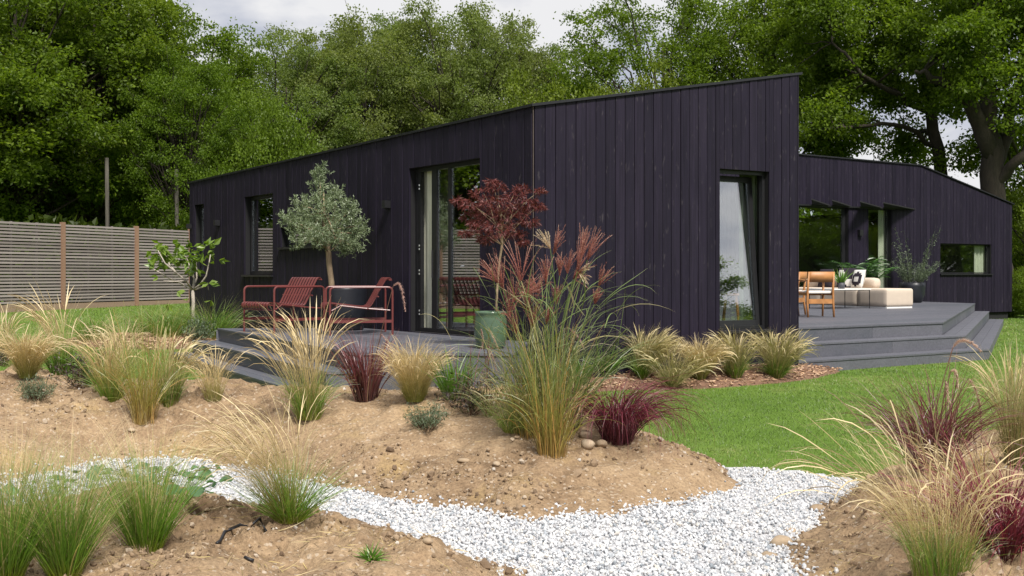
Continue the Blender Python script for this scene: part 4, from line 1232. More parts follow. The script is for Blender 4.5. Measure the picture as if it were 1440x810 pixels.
# -- the tall plumed clump
def tall_plumed():
    x, y, z = foot(770, 606)
    t = thing('silver_grass', 'tall silver grass with russet fan plumes before the gable corner', 'grass clump', (x, y, z))
    rng = np.random.default_rng(151)
    V, F, tt, r, _ = tuft(rng, 210, 0.20, 0.92, (0.02, 0.50), (0.1, 1.9), 0.0062, 9, 1.8, None, 0.55, wob=0.7)
    lpart('foliage', MB().add(V, F, t=tt, r=r), M['misc'], t)
    V, F, tt, r, _ = tuft(rng, 130, 0.18, 0.98, (0.05, 0.50), (1.0, 2.7), 0.0052, 10, 2.6, None, 0.35, wind=(0.1, 0.14), wob=0.8)
    lpart('foliage', MB().add(V, F, t=tt, r=r), M['misc'], t)
    nl = 190
    up = rng.uniform(0.25, 0.85, nl); q = np.c_[rng.normal(0, 0.16, nl) * (0.6 + up), rng.normal(0, 0.14, nl), up]
    V, F, tt, r, _ = ribbons(rng, q, np.arctan2(q[:, 1], q[:, 0]) + rng.normal(0, 0.9, nl), rng.uniform(0.2, 1.2, nl), rng.uniform(0.3, 1.8, nl), rng.uniform(0.25, 0.55, nl), 0.0068, 8, 1.6, None, 0.7, 0.7)
    lpart('foliage', MB().add(V, F, t=tt, r=r), M['misc'], t)
    # stems and plumes: (photo px of the fan's foot, fan length px, lean, spread, colour)
    fans = [(708, 408, 62, -0.35, 0.35, 'r'), (733, 395, 68, -0.10, 0.55, 'r'), (722, 425, 48, 0.15, 0.5, 'r'), (700, 398, 42, -0.75, 0.3, 'r'), (768, 399, 40, -0.05, 0.22, 'r'),
            (778, 358, 44, 0.32, 0.16, 'r'), (787, 388, 34, -0.02, 0.2, 'r'), (798, 385, 36, 0.12, 0.25, 'r'), (812, 382, 56, 0.28, 0.22, 'r'), (826, 366, 54, 0.45, 0.25, 'r'), (806, 392, 40, 0.5, 0.6, 'r'),
            (817, 362, 50, 0.2, 0.2, 'r'), (842, 402, 36, 0.35, 0.55, 'r'), (836, 428, 24, 0.2, 0.3, 'r'), (774, 350, 34, -0.5, 0.5, 'c'), (813, 382, 26, 1.9, 0.9, 'c'), (742, 437, 50, -0.2, 0.5, 'r'), (717, 446, 46, -0.1, 0.5, 'r'),
            (748, 462, 46, 0.05, 0.3, 'r'), (727, 470, 40, -0.25, 0.5, 'r'), (768, 456, 30, 0.3, 0.25, 'r'), (782, 430, 34, 0.05, 0.3, 'r'), (738, 415, 52, 0.85, 0.5, 'r'), (756, 412, 30, -0.3, 0.6, 'r')]
    sm = MB()
    for i, (px, py, ln, lean, spr, colr) in enumerate(fans):
        yy = y + rng.uniform(-0.18, 0.25)
        tip = np.array(at_y(px, py, yy)) - np.array([x, y, z])
        b = np.array([tip[0] * 0.35 + rng.uniform(-0.06, 0.06), rng.uniform(-0.1, 0.1), 0.0])
        k = np.linspace(0, 1, 6)[:, None]
        pts = b + (tip - b) * k + np.array([-0.04 * np.sign(tip[0] - b[0]), 0, 0.05]) * np.sin(k * np.pi)
        q = MB().tube(pts, np.linspace(0.0042, 0.0024, 6), 5)
        sm.add(np.concatenate(q.V), np.concatenate(q.F[4]), t=0.5, r=rng.random())
        L = ln / FPX * yy
        m = 15 if colr == 'r' else 13
        az = np.where(rng.random(m) < 0.5, 0.0, np.pi) + rng.normal(0, 0.5, m)
        th = lean + rng.normal(0, spr * 0.72, m)
        azz = np.where(th >= 0, 0.0, np.pi) + rng.normal(0, 0.6, m)
        V, F, tt, r, ax = ribbons(rng, np.tile(tip, (m, 1)), azz, np.abs(th), rng.uniform(-0.1, 0.5, m), L * rng.uniform(0.6, 1.05, m), 0.0042, 5, 1.5, lambda s: np.clip(1.1 - s * 0.6, 0.2, 1))
        pm = MB().add(V, F, t=tt, r=r)
        brushes(rng, pm, ax, 0.012, 60, 0.0026)
        lpart('plume', pm, M['redplume' if colr == 'r' else 'creamplume'], t)
    lpart('stems', sm, M['misc'], t)
tall_plumed()

# -- dark red grasses
def weeping(label, px, py, L, seed, n, mat, th=(0.05, 0.8), kap=(0.8, 2.3), w=0.006, rad=0.09, name='red_fountain_grass', wind=(0, 0.0), extra=None, Lvar=0.35, pexp=1.3):
    return clump(name, label, 'grass clump', px, py, [('foliage', mat, dict(n=n, rad=rad, L=L, th=th, kap=kap, w=w, S=9, pexp=pexp, wind=wind, Lvar=Lvar, wob=0.45))], seed, 'dark red fountain grasses', extra=extra)
def plume_extra(spec, mat, stem='brownstem'):
    """spec: list of (px,py) polylines in the photo for the drooping flower heads, at the plant's own distance"""
    def f(t, rng, tops, y):
        sm, pm = MB(), MB()
        o = np.array(t.location)
        for line, rad in spec:
            pts = np.array([at_y(a, b, y + rng.uniform(-0.05, 0.05) * 0) for a, b in line]) - o
            m = 12
            u = np.linspace(0, 1, m) * (len(pts) - 1)
            i = np.minimum(u.astype(int), len(pts) - 2)
            ax = pts[i] + (pts[i + 1] - pts[i]) * (u - i)[:, None]
            for _ in range(3):
                ax[1:-1] = (ax[:-2] + ax[1:-1] * 2 + ax[2:]) / 4
            ax[:, 1] += np.linspace(0, 0.05, m)
            brushes(rng, pm, [ax], rad, 420, 0.0026)
            q0 = ax[0]
            b = np.array([rng.uniform(-0.04, 0.04), rng.uniform(-0.04, 0.04), 0.0])
            k = np.linspace(0, 1, 7)[:, None]
            st = b + (q0 - b) * k + np.array([0, 0, 0.04]) * np.sin(k * np.pi)
            q = MB().tube(np.concatenate([st, ax[1:]]), np.linspace(0.003, 0.0012, 7 + m - 1), 5)
            sm.add(np.concatenate(q.V), np.concatenate(q.F[4]), t=0.6, r=rng.random())
        lpart('flower_stems', sm, M[stem], t)
        lpart('plume', pm, M[mat], t)
    return f
weeping('weeping burgundy grass on the right shoulder of the mound', 868, 622, 0.80, 161, 560, 'burg', (0.02, 0.55), (1.8, 3.7), wind=(0.0, 0.06), w=0.0044, pexp=1.6)
weeping('dark maroon upright grass in front of the second red chair', 514, 563, 0.62, 162, 210, 'maroon', (0.02, 0.38), (0.1, 1.3), w=0.009, rad=0.08,
        extra=plume_extra([([(553, 402), (561, 396), (566, 412), (569, 438)], 0.020), ([(536, 470), (545, 480), (548, 505), (545, 530)], 0.015)], 'pinkplume'))
weeping('maroon fountain grass with pale bottlebrushes at the right bank', 1310, 662, 0.66, 163, 360, 'maroon', (0.02, 0.55), (0.5, 2.2), w=0.0050, rad=0.10,
        extra=plume_extra([([(1340, 489), (1350, 478), (1368, 480), (1386, 495)], 0.017), ([(1330, 535), (1334, 555), (1342, 585), (1352, 612)], 0.018), ([(1362, 532), (1374, 545), (1384, 580), (1386, 632)], 0.022),
                           ([(1337, 522), (1345, 520), (1350, 535), (1352, 548)], 0.014), ([(1358, 608), (1368, 608), (1376, 625), (1380, 645)], 0.014)], 'tanplume'))
weeping('bright burgundy grass low at the right edge of the photo', 1408, 785, 0.58, 164, 460, 'brightburg', (0.03, 0.75), (0.3, 2.2), w=0.0048, rad=0.10)
def spears(label, px, py, Hh, seed, n=16):
    return clump('dark_spear_grass', label, 'grass clump', px, py, [('stems', 'maroon', dict(n=n, rad=0.10, L=Hh, th=(0.02, 0.30), kap=(0.0, 1.6), w=0.0060, S=8, pexp=3.0, Lvar=0.4))], seed)
spears('thin dark spears standing above the maroon grass at right', 1318, 650, 0.66, 165)
spears('few dark maroon stems beside the green ceramic pot', 668, 574, 0.62, 166, 22)
weep2 = clump('fountain_grass', 'low fountain grass with two pink brushes before the green pot', 'grass clump', 690, 585,
              [('foliage', 'misc', dict(n=70, rad=0.05, L=0.42, th=(0.1, 0.8), kap=(0.3, 1.5), w=0.0045, S=7, Lvar=0.4))], 167,
              extra=plume_extra([([(688, 462), (694, 475), (700, 490), (705, 500)], 0.012), ([(676, 462), (678, 470), (679, 482), (678, 492)], 0.012), ([(684, 480), (690, 495), (695, 510), (698, 522)], 0.015), ([(798, 460), (808, 468), (817, 480), (822, 492)], 0.014)], 'pinkplume'))

# -- strappy greens, lavender, sage
def strappy(label, px, py, Hh, seed, n=110, spread=0.5, w=0.011):
    return clump('strap_leaf_plant', label, 'plant', px, py, [('foliage', 'strap', dict(n=n, rad=0.08, L=Hh, th=(0.03, spread), kap=(0.1, 1.1), w=w, S=6, Lvar=0.45))], seed, 'bright green strap leaved plants')
strappy('bright green strap leaves in front of the terrace, right of the pompom', 638, 560, 0.42, 171, 120)
strappy('green strap leaves between the purple twigs and the thin yellow grass', 136, 540, 0.40, 175, 110)
strappy('green strap leaves against the gable behind the burgundy grass', 848, 528, 0.50, 172, 130, 0.6)
strappy('green strap leaves at the left among straw grasses', 85, 525, 0.34, 173, 130)
strappy('green strap leaves at the corner behind the tall plumed clump', 815, 540, 0.45, 174, 90, 0.6)

def bushlet(name, label, cat, px, py, rad, h, mat, seed, n=900, leaf=(0.03, 0.006), stems=40):
    x, y, z = foot(px, py)
    rng = np.random.default_rng(seed)
    t = thing(name, label, cat, (x, y, z))
    V, F, tt, r, Cc = tuft(rng, stems, rad * 0.25, h, (0.05, 0.95), (0.0, 0.5), 0.004, 5, Lvar=0.35)
    lpart('stems', MB().add(V, F, t=tt, r=r), M['brownstem'], t)
    k = rng.integers(0, stems, n); f = rng.uniform(0.25, 1.0, n) * 5
    i = np.minimum(f.astype(int), 4)
    p = Cc[k, i] + (Cc[k, i + 1] - Cc[k, i]) * (f - i)[:, None] + rng.normal(0, 0.012, (n, 3))
    d = rng.normal(size=(n, 3)) + np.array([0, 0, 0.9]); d /= np.linalg.norm(d, axis=1)[:, None]
    lpart('foliage', leaves(rng, p, d, leaf[0], leaf[1]), M[mat], t)
    return t

def leaves(rng, pos, along, ln, wd, mb=None, lvar=0.35, fold=0.15):
    """leaf blades: five-sided, slightly folded, pointing along 'along'"""
    n = len(pos)
    al = along / (np.linalg.norm(along, axis=1)[:, None] + 1e-9)
    s = np.cross(al, rng.normal(size=(n, 3))); s /= np.linalg.norm(s, axis=1)[:, None] + 1e-9
    nr = np.cross(al, s)
    L = (ln * rng.uniform(1 - lvar, 1 + lvar, n))[:, None]; Wd = (wd * rng.uniform(1 - lvar, 1 + lvar, n))[:, None] * 0.5
    V = np.stack([pos, pos + al * L * 0.45 + s * Wd + nr * Wd * fold * 2, pos + al * L, pos + al * L * 0.45 - s * Wd + nr * Wd * fold * 2], 1)
    F = np.array([[0, 1, 2], [0, 2, 3]])[None] + (np.arange(n) * 4)[:, None, None]
    mb = mb or MB()
    return mb.add(V.reshape(-1, 3), F.reshape(-1, 3), r=np.repeat(rng.random(n), 4))

bushlet('lavender', 'small grey green lavender below the blond pompom', 'shrub', 600, 604, 0.15, 0.19, 'leaflav', 181, 1500, (0.028, 0.005), 60)
bushlet('lavender', 'small grey green lavender at the left end of the mound', 'shrub', 52, 563, 0.15, 0.20, 'leaflav', 182, 1300, (0.030, 0.005), 60)
bushlet('purple_sage', 'dull purple twiggy plant left of the straw grasses', 'shrub', 112, 546, 0.15, 0.34, 'leafsage', 183, 700, (0.035, 0.012), 46)
bushlet('purple_sage', 'dull purple twiggy plant beside the pompom and pot', 'shrub', 664, 584, 0.14, 0.34, 'leafsage', 184, 650, (0.035, 0.012), 46)
bushlet('purple_sage', 'dark twiggy plant half hidden at the far left border', 'shrub', 3, 515, 0.15, 0.36, 'leafsage', 185, 600, (0.035, 0.012), 40)
bushlet('purple_sage', 'faded purple twigs behind the loose straw grass', 'shrub', 138, 520, 0.2, 0.36, 'leafsage', 186, 600, (0.035, 0.010), 60)

# -- round leaved plants over the gravel
def roundleaf(label, px, py, seed, n=13, spread=0.30, up=0.09):
    x, y, z = foot(px, py)
    rng = np.random.default_rng(seed)
    t = thing('round_leaf_plant', label, 'plant', (x, y, z), 0, 'round leaved plants by the gravel')
    st = MB()
    for i in range(n):
        a = rng.uniform(0, 2 * np.pi); q = spread * math.sqrt(rng.random())
        tip = np.array([q * math.cos(a), q * math.sin(a) * 0.8, up * rng.uniform(0.5, 1.15)])
        k = np.linspace(0, 1, 4)[:, None]
        pts = tip * k * np.array([1, 1, 0]) + np.array([0, 0, 1]) * tip[2] * np.sqrt(k)
        q_ = MB().tube(pts, 0.0018, 4)
        st.add(np.concatenate(q_.V), np.concatenate(q_.F[4]), t=0.5, r=0.5)
        rad = rng.uniform(0.018, 0.034)
        nr = np.array([rng.normal(0, 0.35), rng.normal(-0.25, 0.35), 1.0]); nr /= np.linalg.norm(nr)
        u = np.cross(nr, [math.cos(a), math.sin(a), 0.1]); u /= np.linalg.norm(u); v = np.cross(nr, u)
        an = np.arange(9) * 2 * np.pi / 9
        rr = rad * (1 + 0.08 * rng.normal(size=9))
        ring = tip + (np.cos(an) * rr)[:, None] * u * 1.1 + (np.sin(an) * rr)[:, None] * v + nr * (0.006 * np.cos(2 * an))[:, None]
        lf = MB().add(np.concatenate([[tip - nr * 0.006], ring]), np.array([[0, 1 + k, 1 + (k + 1) % 9] for k in range(9)]), r=rng.random())
        lpart('leaf', lf, M['leafblue'], t, True)
    lpart('stems', st, M['strap'], t)
roundleaf('round leaved plant leaning over the gravel at the left edge', 25, 705, 191)
roundleaf('round leaved plant over white gravel between two green grasses', 120, 690, 192)
roundleaf('round leaved plant at the top left bend of the gravel', 215, 683, 193, 30, 0.34)
roundleaf('low round leaved plant furthest right, spilling to bare soil', 262, 708, 194, 20, 0.22, 0.12)

# -- clumps by the fence and the left corner of the house
FG = 'dark green grass clumps along the fence'
def mound_grass(label, px, py, Hh, seed, n=420, w=0.006):
    return clump('clump_grass', label, 'grass clump', px, py, [('foliage', 'greengrass', dict(n=n, rad=0.20, L=Hh, th=(0.05, 0.75), kap=(0.4, 1.6), w=w, S=6, Lvar=0.4))], seed, FG)
mound_grass('dark green grass dome right of the fig trunk at the house corner', 300, 476, 0.85, 201, 460)
mound_grass('dark green grass dome left of the fig trunk', 236, 474, 0.75, 202, 420)
mound_grass('grass clump with brown shade before the middle fence post', 130, 478, 0.62, 203, 360)
mound_grass('small grass clump near the second fence post', 205, 470, 0.62, 204, 320)
bushlet('green_herb', 'blue green leafy herb at the foot of the fig', 'shrub', 281, 482, 0.2, 0.42, 'leaflav', 205, 900, (0.06, 0.014), 40)

# -- dry litter on the soil
p_, nl = LITTER
V, F, tt, r, _ = ribbons(NR, p_, NR.uniform(0, 2 * np.pi, nl), NR.uniform(1.35, 1.6, nl), NR.uniform(-0.3, 0.3, nl), NR.uniform(0.02, 0.13, nl), NR.uniform(0.0015, 0.005, nl), 4, 1.0)
o = link('dry_litter', MB().add(V, F, t=tt * 0.5 + 0.35, r=r).mesh('dry_litter'), M['straw'])
tag(o, 'dry stalks and leaf bits lying on the soil', 'litter', kind='stuff')

# -- black irrigation pipe
def on_ground(px, py, up=0.008):
    x, y, z = foot(px, py)
    return (x, y, z + up)
pp = [on_ground(a, b, 0.012) for a, b in ((305, 768), (310, 765), (316, 755), (325, 748), (338, 743))] + [at_y(352, 740, foot(352, 742)[1]), on_ground(365, 741, 0.03), on_ground(374, 747, 0.0)]
o = link('irrigation_pipe', MB().tube(pp, 0.0065, 8).mesh('irrigation_pipe', True), M['pipe'])
tag(o, 'black irrigation pipe arching out of the foreground soil', 'pipe')
pp = [on_ground(a, b, 0.004) for a, b in ((344, 786), (350, 789), (357, 793))]
o = link('irrigation_pipe', MB().tube(pp, 0.0065, 8).mesh('irrigation_pipe', True), M['pipe'])
tag(o, 'short stub of black pipe lying below the arched pipe', 'pipe')

# -- lawn blades
bx, by = scatter(NR, 330000, 5.8, 31, 0.58)
ok = np.ones(len(bx), bool)
ok &= ~((sdist(bx, by, GRAVEL) > 0.0) & (by < 7.9))
for a in MOUNDS:
    ok &= sdist(bx, by, a[0]) < 0.06
for poly, _ in MULCH:
    ok &= sdist(bx, by, poly) < 0.02
HOUSE_PLAN = [tuple(A), tuple(C), tuple(C + uL * LEN_L), tuple(B_)]
WING_PLAN = [tuple(P(D0, uF, nF, SW_END, 0, 0)[:2]), tuple(wR), tuple(wR + uL * 7), tuple(P(D0, uF, nF, SW_END, -7, 0)[:2])]
TER_R = [tuple(v) for v in (level(2)[0], level(2)[1], level(2)[2], P4, (4.0, 24.8), (0.4, 18.0))]
TER_L = [tuple(v) for v in (levl(2)[0], levl(2)[1], Q3, Q4, Q5)]
for poly in (HOUSE_PLAN, WING_PLAN, TER_R, TER_L):
    ok &= sdist(bx, by, poly) < 0.0
bx, by = bx[ok], by[ok]
n = len(bx)
V, F, tt, r, _ = ribbons(NR, np.c_[bx, by, lawn_z(bx, by) - 0.006], NR.uniform(0, 2 * np.pi, n), NR.uniform(0.1, 0.9, n), NR.uniform(0.1, 0.7, n),
                         NR.uniform(0.018, 0.034, n) * (0.8 + by / 30), 0.0035 * (by / 7) ** 0.9, 1, 1.0, lambda s: np.array([1.0, 0.25]))
r = np.clip(r * 0.86 + 0.85 * np.repeat(fbm(bx * 0.45, by * 0.7, 41, 4), 4), 0, 1)
o = link('lawn_grass', MB().add(V, F, t=tt, r=r).mesh('lawn_grass'), M['lawnblade'])
tag(o, 'short mown grass blades of the lawn', 'grass', kind='stuff')

# ------------------------------------------------------------------ fence
FP = np.array([-10.2, 21.3]); fU = np.array([0.4367, 0.8996]); fN = np.array([0.8996, -0.4367])
tFe = lambda px: t_on(px, FP, fU)
fence = thing('fence', 'weathered horizontal slat fence with brown posts left of the house', 'fence', (FP[0], FP[1], 0.55))
posts = [tFe(87), tFe(190.5), tFe(266.5)]
sp = (posts[2] - posts[0]) / 2
posts = [posts[0] - sp * k for k in (6, 5, 4, 3, 2, 1)] + posts
rngF = random.Random(9)
PW = 0.085
for t in posts:
    z0 = float(base_z(*(FP + fU * t)))
    mb = MB().obox(P(FP, fU, fN, t - PW / 2, -0.02, z0 - 0.1), np.append(fU * PW, 0), np.append(fN * 0.085, 0), (0, 0, 2.395 - z0 + 0.1))
    wpart('post', mb, M['post'], fence)
for a, b in zip(posts[:-1], posts[1:]):
    a0, b0 = a + PW / 2 + 0.002, b - PW / 2 - 0.002
    z0 = float(base_z(*(FP + fU * 0.5 * (a + b))))
    kb = MB().obox(P(FP, fU, fN, a0, 0.0, z0 - 0.05), np.append(fU * (b0 - a0), 0), np.append(fN * 0.03, 0), (0, 0, 0.72 - z0))
    wpart('kick_board', kb, M['gboard'], fence)
    N = 25
    for k in range(N):
        z = 0.695 + k * (2.375 - 0.695) / N
        d = rngF.uniform(-0.003, 0.003)
        sl = MB().obox(P(FP, fU, fN, a0, 0.005 + d, z + rngF.uniform(-0.002, 0.002)), np.append(fU * (b0 - a0), 0), np.append(fN * 0.018, 0), (0, 0, 0.041))
        wpart('slat', sl, M['slat'], fence)
    for q in (0.33, 0.67):
        m = a0 + (b0 - a0) * q
        wpart('batten', MB().obox(P(FP, fU, fN, m, -0.035, 0.70), np.append(fU * 0.04, 0), np.append(fN * 0.034, 0), (0, 0, 1.66)), M['slat'], fence)

# ------------------------------------------------------------------ trees
def blob_leaves(rng, blobs, nsub, nleaf, ln, wd, sub=0.24, flat=0.7, droop=0.25):
    pos, al = [], []
    for c, rad in blobs:
        d = rng.normal(size=(nsub, 3)); d /= np.linalg.norm(d, axis=1)[:, None]
        sc = c + d * rad * (rng.random((nsub, 1)) ** 0.4) * np.array([1, 1, flat])
        p = np.repeat(sc, nleaf, 0) + rng.normal(0, 1, (nsub * nleaf, 3)) * rad * sub * np.array([1, 1, 0.6])
        o = p - c
        o /= np.linalg.norm(o, axis=1)[:, None] + 1e-6
        pos.append(p); al.append(o * 0.7 + rng.normal(0, 0.8, p.shape) + np.array([0, 0, -droop]))
    return leaves(rng, np.concatenate(pos), np.concatenate(al), ln, wd)

def branch_to(rng, a, b, sag=0.12, m=5):
    k = np.linspace(0, 1, m)[:, None]
    n = np.linalg.norm(b - a)
    return a + (b - a) * k + np.array([0, 0, 1.0]) * np.sin(k * np.pi) * n * sag + rng.normal(0, 0.03, (m, 3)) * n * np.sin(k * np.pi)

def proto_tree(seed, H=12.0, wd=8.0, z0=2.2, nb=74, nsub=14, nleaf=42, leaf=(0.17, 0.105), br=(0.12, 0.19), tr=0.26, top=0.55, gap=0.0):
    """one tree in its own coordinates: trunk and limbs, and a crown of leaf clumps at the limb ends"""
    rng = np.random.default_rng(seed)
    lean = rng.normal(0, 0.35, 2)
    zc, rz = (H + z0) * 0.5, (H - z0) * 0.5
    blobs = []
    while len(blobs) < nb:
        d = rng.normal(size=3); d /= np.linalg.norm(d)
        q = rng.uniform(0.35, 1.0) ** 0.6
        c = np.array([d[0] * wd / 2 * q, d[1] * wd / 2 * q, zc + d[2] * rz * q])
        hh = (c[2] - z0) / (H - z0)
        if np.hypot(c[0], c[1]) > wd / 2 * (1.05 - 0.55 * max(0, hh - top) / (1 - top)):
            continue
        rad = wd * rng.uniform(*br)
        if gap and any(np.linalg.norm(c - b[0]) < gap * (rad + b[1]) for b in blobs):
            if rng.random() < 0.8: continue
        blobs.append((c, rad))
    tm = MB()
    k = np.linspace(0, 1, 8)[:, None]
    tp = np.c_[lean[0] * k ** 1.5, lean[1] * k ** 1.5, k * H * 0.82]
    tp += rng.normal(0, 0.07, tp.shape) * k
    tm.tube(tp, np.linspace(tr, tr * 0.16, 8) * np.r_[1.25, np.ones(7)], 8)
    for c, rad in blobs:
        f = np.clip((c[2] * rng.uniform(0.35, 0.75)) / (H * 0.82), 0.1, 0.92)
        i = f * 7; i0 = int(i)
        a = tp[i0] + (tp[min(7, i0 + 1)] - tp[i0]) * (i - i0)
        pts = branch_to(rng, a, c)
        r0 = tr * (1 - f) * 0.30 + 0.025
        tm.tube(pts, np.linspace(r0, 0.015, 5), 5)
        for _ in range(2):
            e = c + rng.normal(0, 0.5, 3) * rad
            tm.tube(branch_to(rng, pts[3], e, 0.05, 3), [0.02, 0.014, 0.008], 4)
    return tm.mesh('trunk', True), blob_leaves(rng, blobs, nsub, nleaf, *leaf).mesh('crown')

PROTO = {
    'dense': [proto_tree(s, 12, 8.4, 1.6, 96, 10, 92, (0.128, 0.082), (0.085, 0.145), gap=0.6) for s in (301, 302)],
    'airy': [proto_tree(s, 12, 8.6, 2.2, 96, 9, 76, (0.118, 0.072), (0.078, 0.132), 0.22, 0.8, gap=0.65) for s in (311, 312)],
    'bush': [proto_tree(s, 6, 6.0, 0.3, 66, 10, 80, (0.105, 0.065), (0.13, 0.19), 0.12, 0.6) for s in (321,)],
}
def tree(kind, k, label, px, Y, top_py, width_px, mat, bark='bark', tint=(1, 1, 1), rz=0.0, name='oak_tree', group='trees behind the house', X=None, H=None, wm=None):
    X = (px - CX) / FPX * Y if X is None else X
    zg = float(base_z(X, Y)) - 0.05
    H = (HC + (HY - top_py) / FPX * Y - zg) if H is None else H
    wm = width_px / FPX * Y if wm is None else wm
    tm, cm = PROTO[kind][k % len(PROTO[kind])]
    h0, w0 = {'dense': (12.4, 8.8), 'airy': (12.3, 8.4), 'bush': (6.3, 6.6)}[kind]
    t = thing(name, label, 'tree' if kind != 'bush' else 'shrub', (X, Y, zg), rz, group)
    t.scale = (wm / w0, wm / w0, H / h0)
    o = bpy.data.objects.new('trunk', tm); COL.objects.link(o); o.parent = t
    if not tm.materials: tm.materials.append(M[bark])
    o.material_slots[0].link = 'OBJECT'; o.material_slots[0].material = M[bark]
    o = bpy.data.objects.new('crown', cm); COL.objects.link(o); o.parent = t
    if not cm.materials: cm.materials.append(M[mat])
    o.material_slots[0].link = 'OBJECT'; o.material_slots[0].material = M[mat]
    o.color = (*tint, 1)
    return t

GL = 'dense trees behind the slat fence'
tree('dense', 0, 'tall dense green tree at the far left edge behind the fence', 20, 30, -90, 400, 'leaf', 'barkdark', (1.0, 1.0, 1.0), 0.3, group=GL)
tree('dense', 1, 'dense green tree above the first fence post', 125, 31.5, -80, 330, 'leaf', 'barkdark', (1.05, 1.0, 1.0), 1.4, group=GL)
tree('dense', 0, 'dense green tree with a rounded top left of the house corner', 262, 35, 14, 290, 'leaf', 'barkdark', (1.0, 1.02, 0.95), 2.6, group=GL)
tree('bush', 0, 'bright green low tree at the left end of the house roof', 362, 31, 95, 190, 'leafyel', 'barkdark', (0.72, 0.86, 0.7), 0.9, name='hazel_tree', group=GL)
tree('dense', 1, 'dark dense tree deep in the gap behind the middle of the fence', 95, 37, -30, 330, 'leaf', 'barkdark', (0.8, 0.85, 0.85), 4.0, group=GL)
tree('airy', 1, 'dark trunked tree rising from the end of the fence', 258, 30, 60, 200, 'leaf', 'barkdark', (0.95, 1, 0.9), 5.2, group=GL)
GM = 'pale airy trees behind the long roof'
for i, (px, Y, top, w, lab) in enumerate(((398, 40, 42, 250, 'pale airy tree leftmost of the row behind the long roof'), (455, 44, 22, 240, 'pale airy tree above the left window of the long wall'), (520, 42, 4, 250, 'pale airy tree rising above the olive tree'),
        (580, 46, 8, 240, 'pale airy tree between the two highest crowns of the row'), (640, 42, -18, 240, 'pale airy tree with the highest crown of the row'), (700, 44, 20, 225, 'pale airy tree right of the highest crown'), (755, 46, 46, 180, 'slim pale tree at the right end of the row'))):
    tree('airy', i, lab, px, Y, top, w, 'leafpale', 'barkdark', (0.92 + 0.05 * (i % 3), 0.96, 0.86 + 0.05 * (i % 2)), i * 1.37, group=GM)
tree('bush', 0, 'yellow green hazel behind the roof at the left', 785, 33, 82, 240, 'leafyel', 'barkdark', (0.82, 0.86, 0.8), 1.1, name='hazel_tree', group='yellow green hazels behind the roof')
tree('bush', 0, 'yellow green hazel behind the roof below the dark oak', 880, 35, 66, 210, 'leafyel', 'barkdark', (0.82, 0.84, 0.8), 3.3, name='hazel_tree', group='yellow green hazels behind the roof')
GR = 'oaks to the right behind the house'
tree('airy', 0, 'dark spreading oak behind the peak of the tall gable', 925, 41, -40, 300, 'leaf', 'barkdark', (1.0, 1.0, 1.0), 5.5, group=GR)
tree('dense', 1, 'dense mid green oak right above the tall gable corner', 1075, 40, -30, 290, 'leaf', 'barkdark', (1.1, 1.08, 1.0), 0.2, group=GR)
tree('bush', 0, 'bright yellow green shrub peeping over the wing roof', 1292, 36, 214, 130, 'leafyel', 'barkdark', (0.9, 0.95, 0.7), 0.5, name='hazel_shrub', group='bright shrubs by the wing')
tree('bush', 0, 'bright green shrub at the right edge beside the wing', 1450, 34, 225, 170, 'leafyel', 'barkdark', (0.85, 0.95, 0.7), 2.5, name='hazel_shrub', group='bright shrubs by the wing')
tree('bush', 0, 'low bright shrub at the foot of the wing corner', 1442, 31.5, 365, 90, 'leafyel', 'barkdark', (0.8, 0.95, 0.6), 4.2, name='hazel_shrub', group='bright shrubs by the wing')
# trees and hedge beyond the right edge of the photo: they are what the windows mirror
GO = 'trees mirrored in the right hand windows'
for i, (X, Y, H, w, kd, tint) in enumerate(((33, 24, 9.5, 10, 'dense', (1.1, 1.1, 1)), (36, 15, 8.5, 9, 'dense', (1, 1, 1)), (31, 19, 4.2, 7, 'bush', (0.9, 1, 0.9)), (40, 2.5, 4.6, 11, 'bush', (0.7, 0.8, 0.8)), (46, -4, 8.5, 10, 'dense', (1, 1, 1)), (30, 29, 9, 9, 'dense', (1, 1, 1)), (27.5, 27, 4.6, 6, 'bush', (0.9, 1, 0.9)), (27, 22.5, 4.2, 6, 'bush', (0.8, 1, 0.8)), (28.5, 32, 5, 6, 'bush', (0.8, 1, 0.8)))):
    tree(kd, i, ('large tree mirrored in the left glass of the wide terrace door', 'dense tree mirrored low in the wide terrace door', 'round shrub mirrored in the narrow terrace door', 'shrub mirrored at the foot of the tall window', 'far tree mirrored in the middle of the tall window', 'tree mirrored in the wide low window', 'round bush mirrored in the right part of the low window', 'round bush mirrored in the glass behind the teak chairs', 'bush mirrored in the left part of the low window')[i] + ', beyond the right edge', 0, Y, 0, 0, 'leaf' if kd != 'bush' else 'leafyel', 'barkdark', tint, i * 1.3, group=GO, X=X, H=H, wm=w)
for i, (X, Y, H, w) in enumerate(((-19, 20, 11, 10), (-24, 14, 11, 11), (-17, 27, 10, 9), (-27, 6, 12, 11))):
    tree('dense', i, ('tree mirrored in the tall left window', 'tree mirrored at the top of the red chair terrace door', 'tree mirrored in the leftmost window', 'outermost tree mirrored in the terrace door glass')[i] + ', beyond the left edge', 0, Y, 0, 0, 'leaf', 'barkdark', (1.1, 1.05, 0.9), i * 1.7, group='trees mirrored in the left windows', X=X, H=H, wm=w)

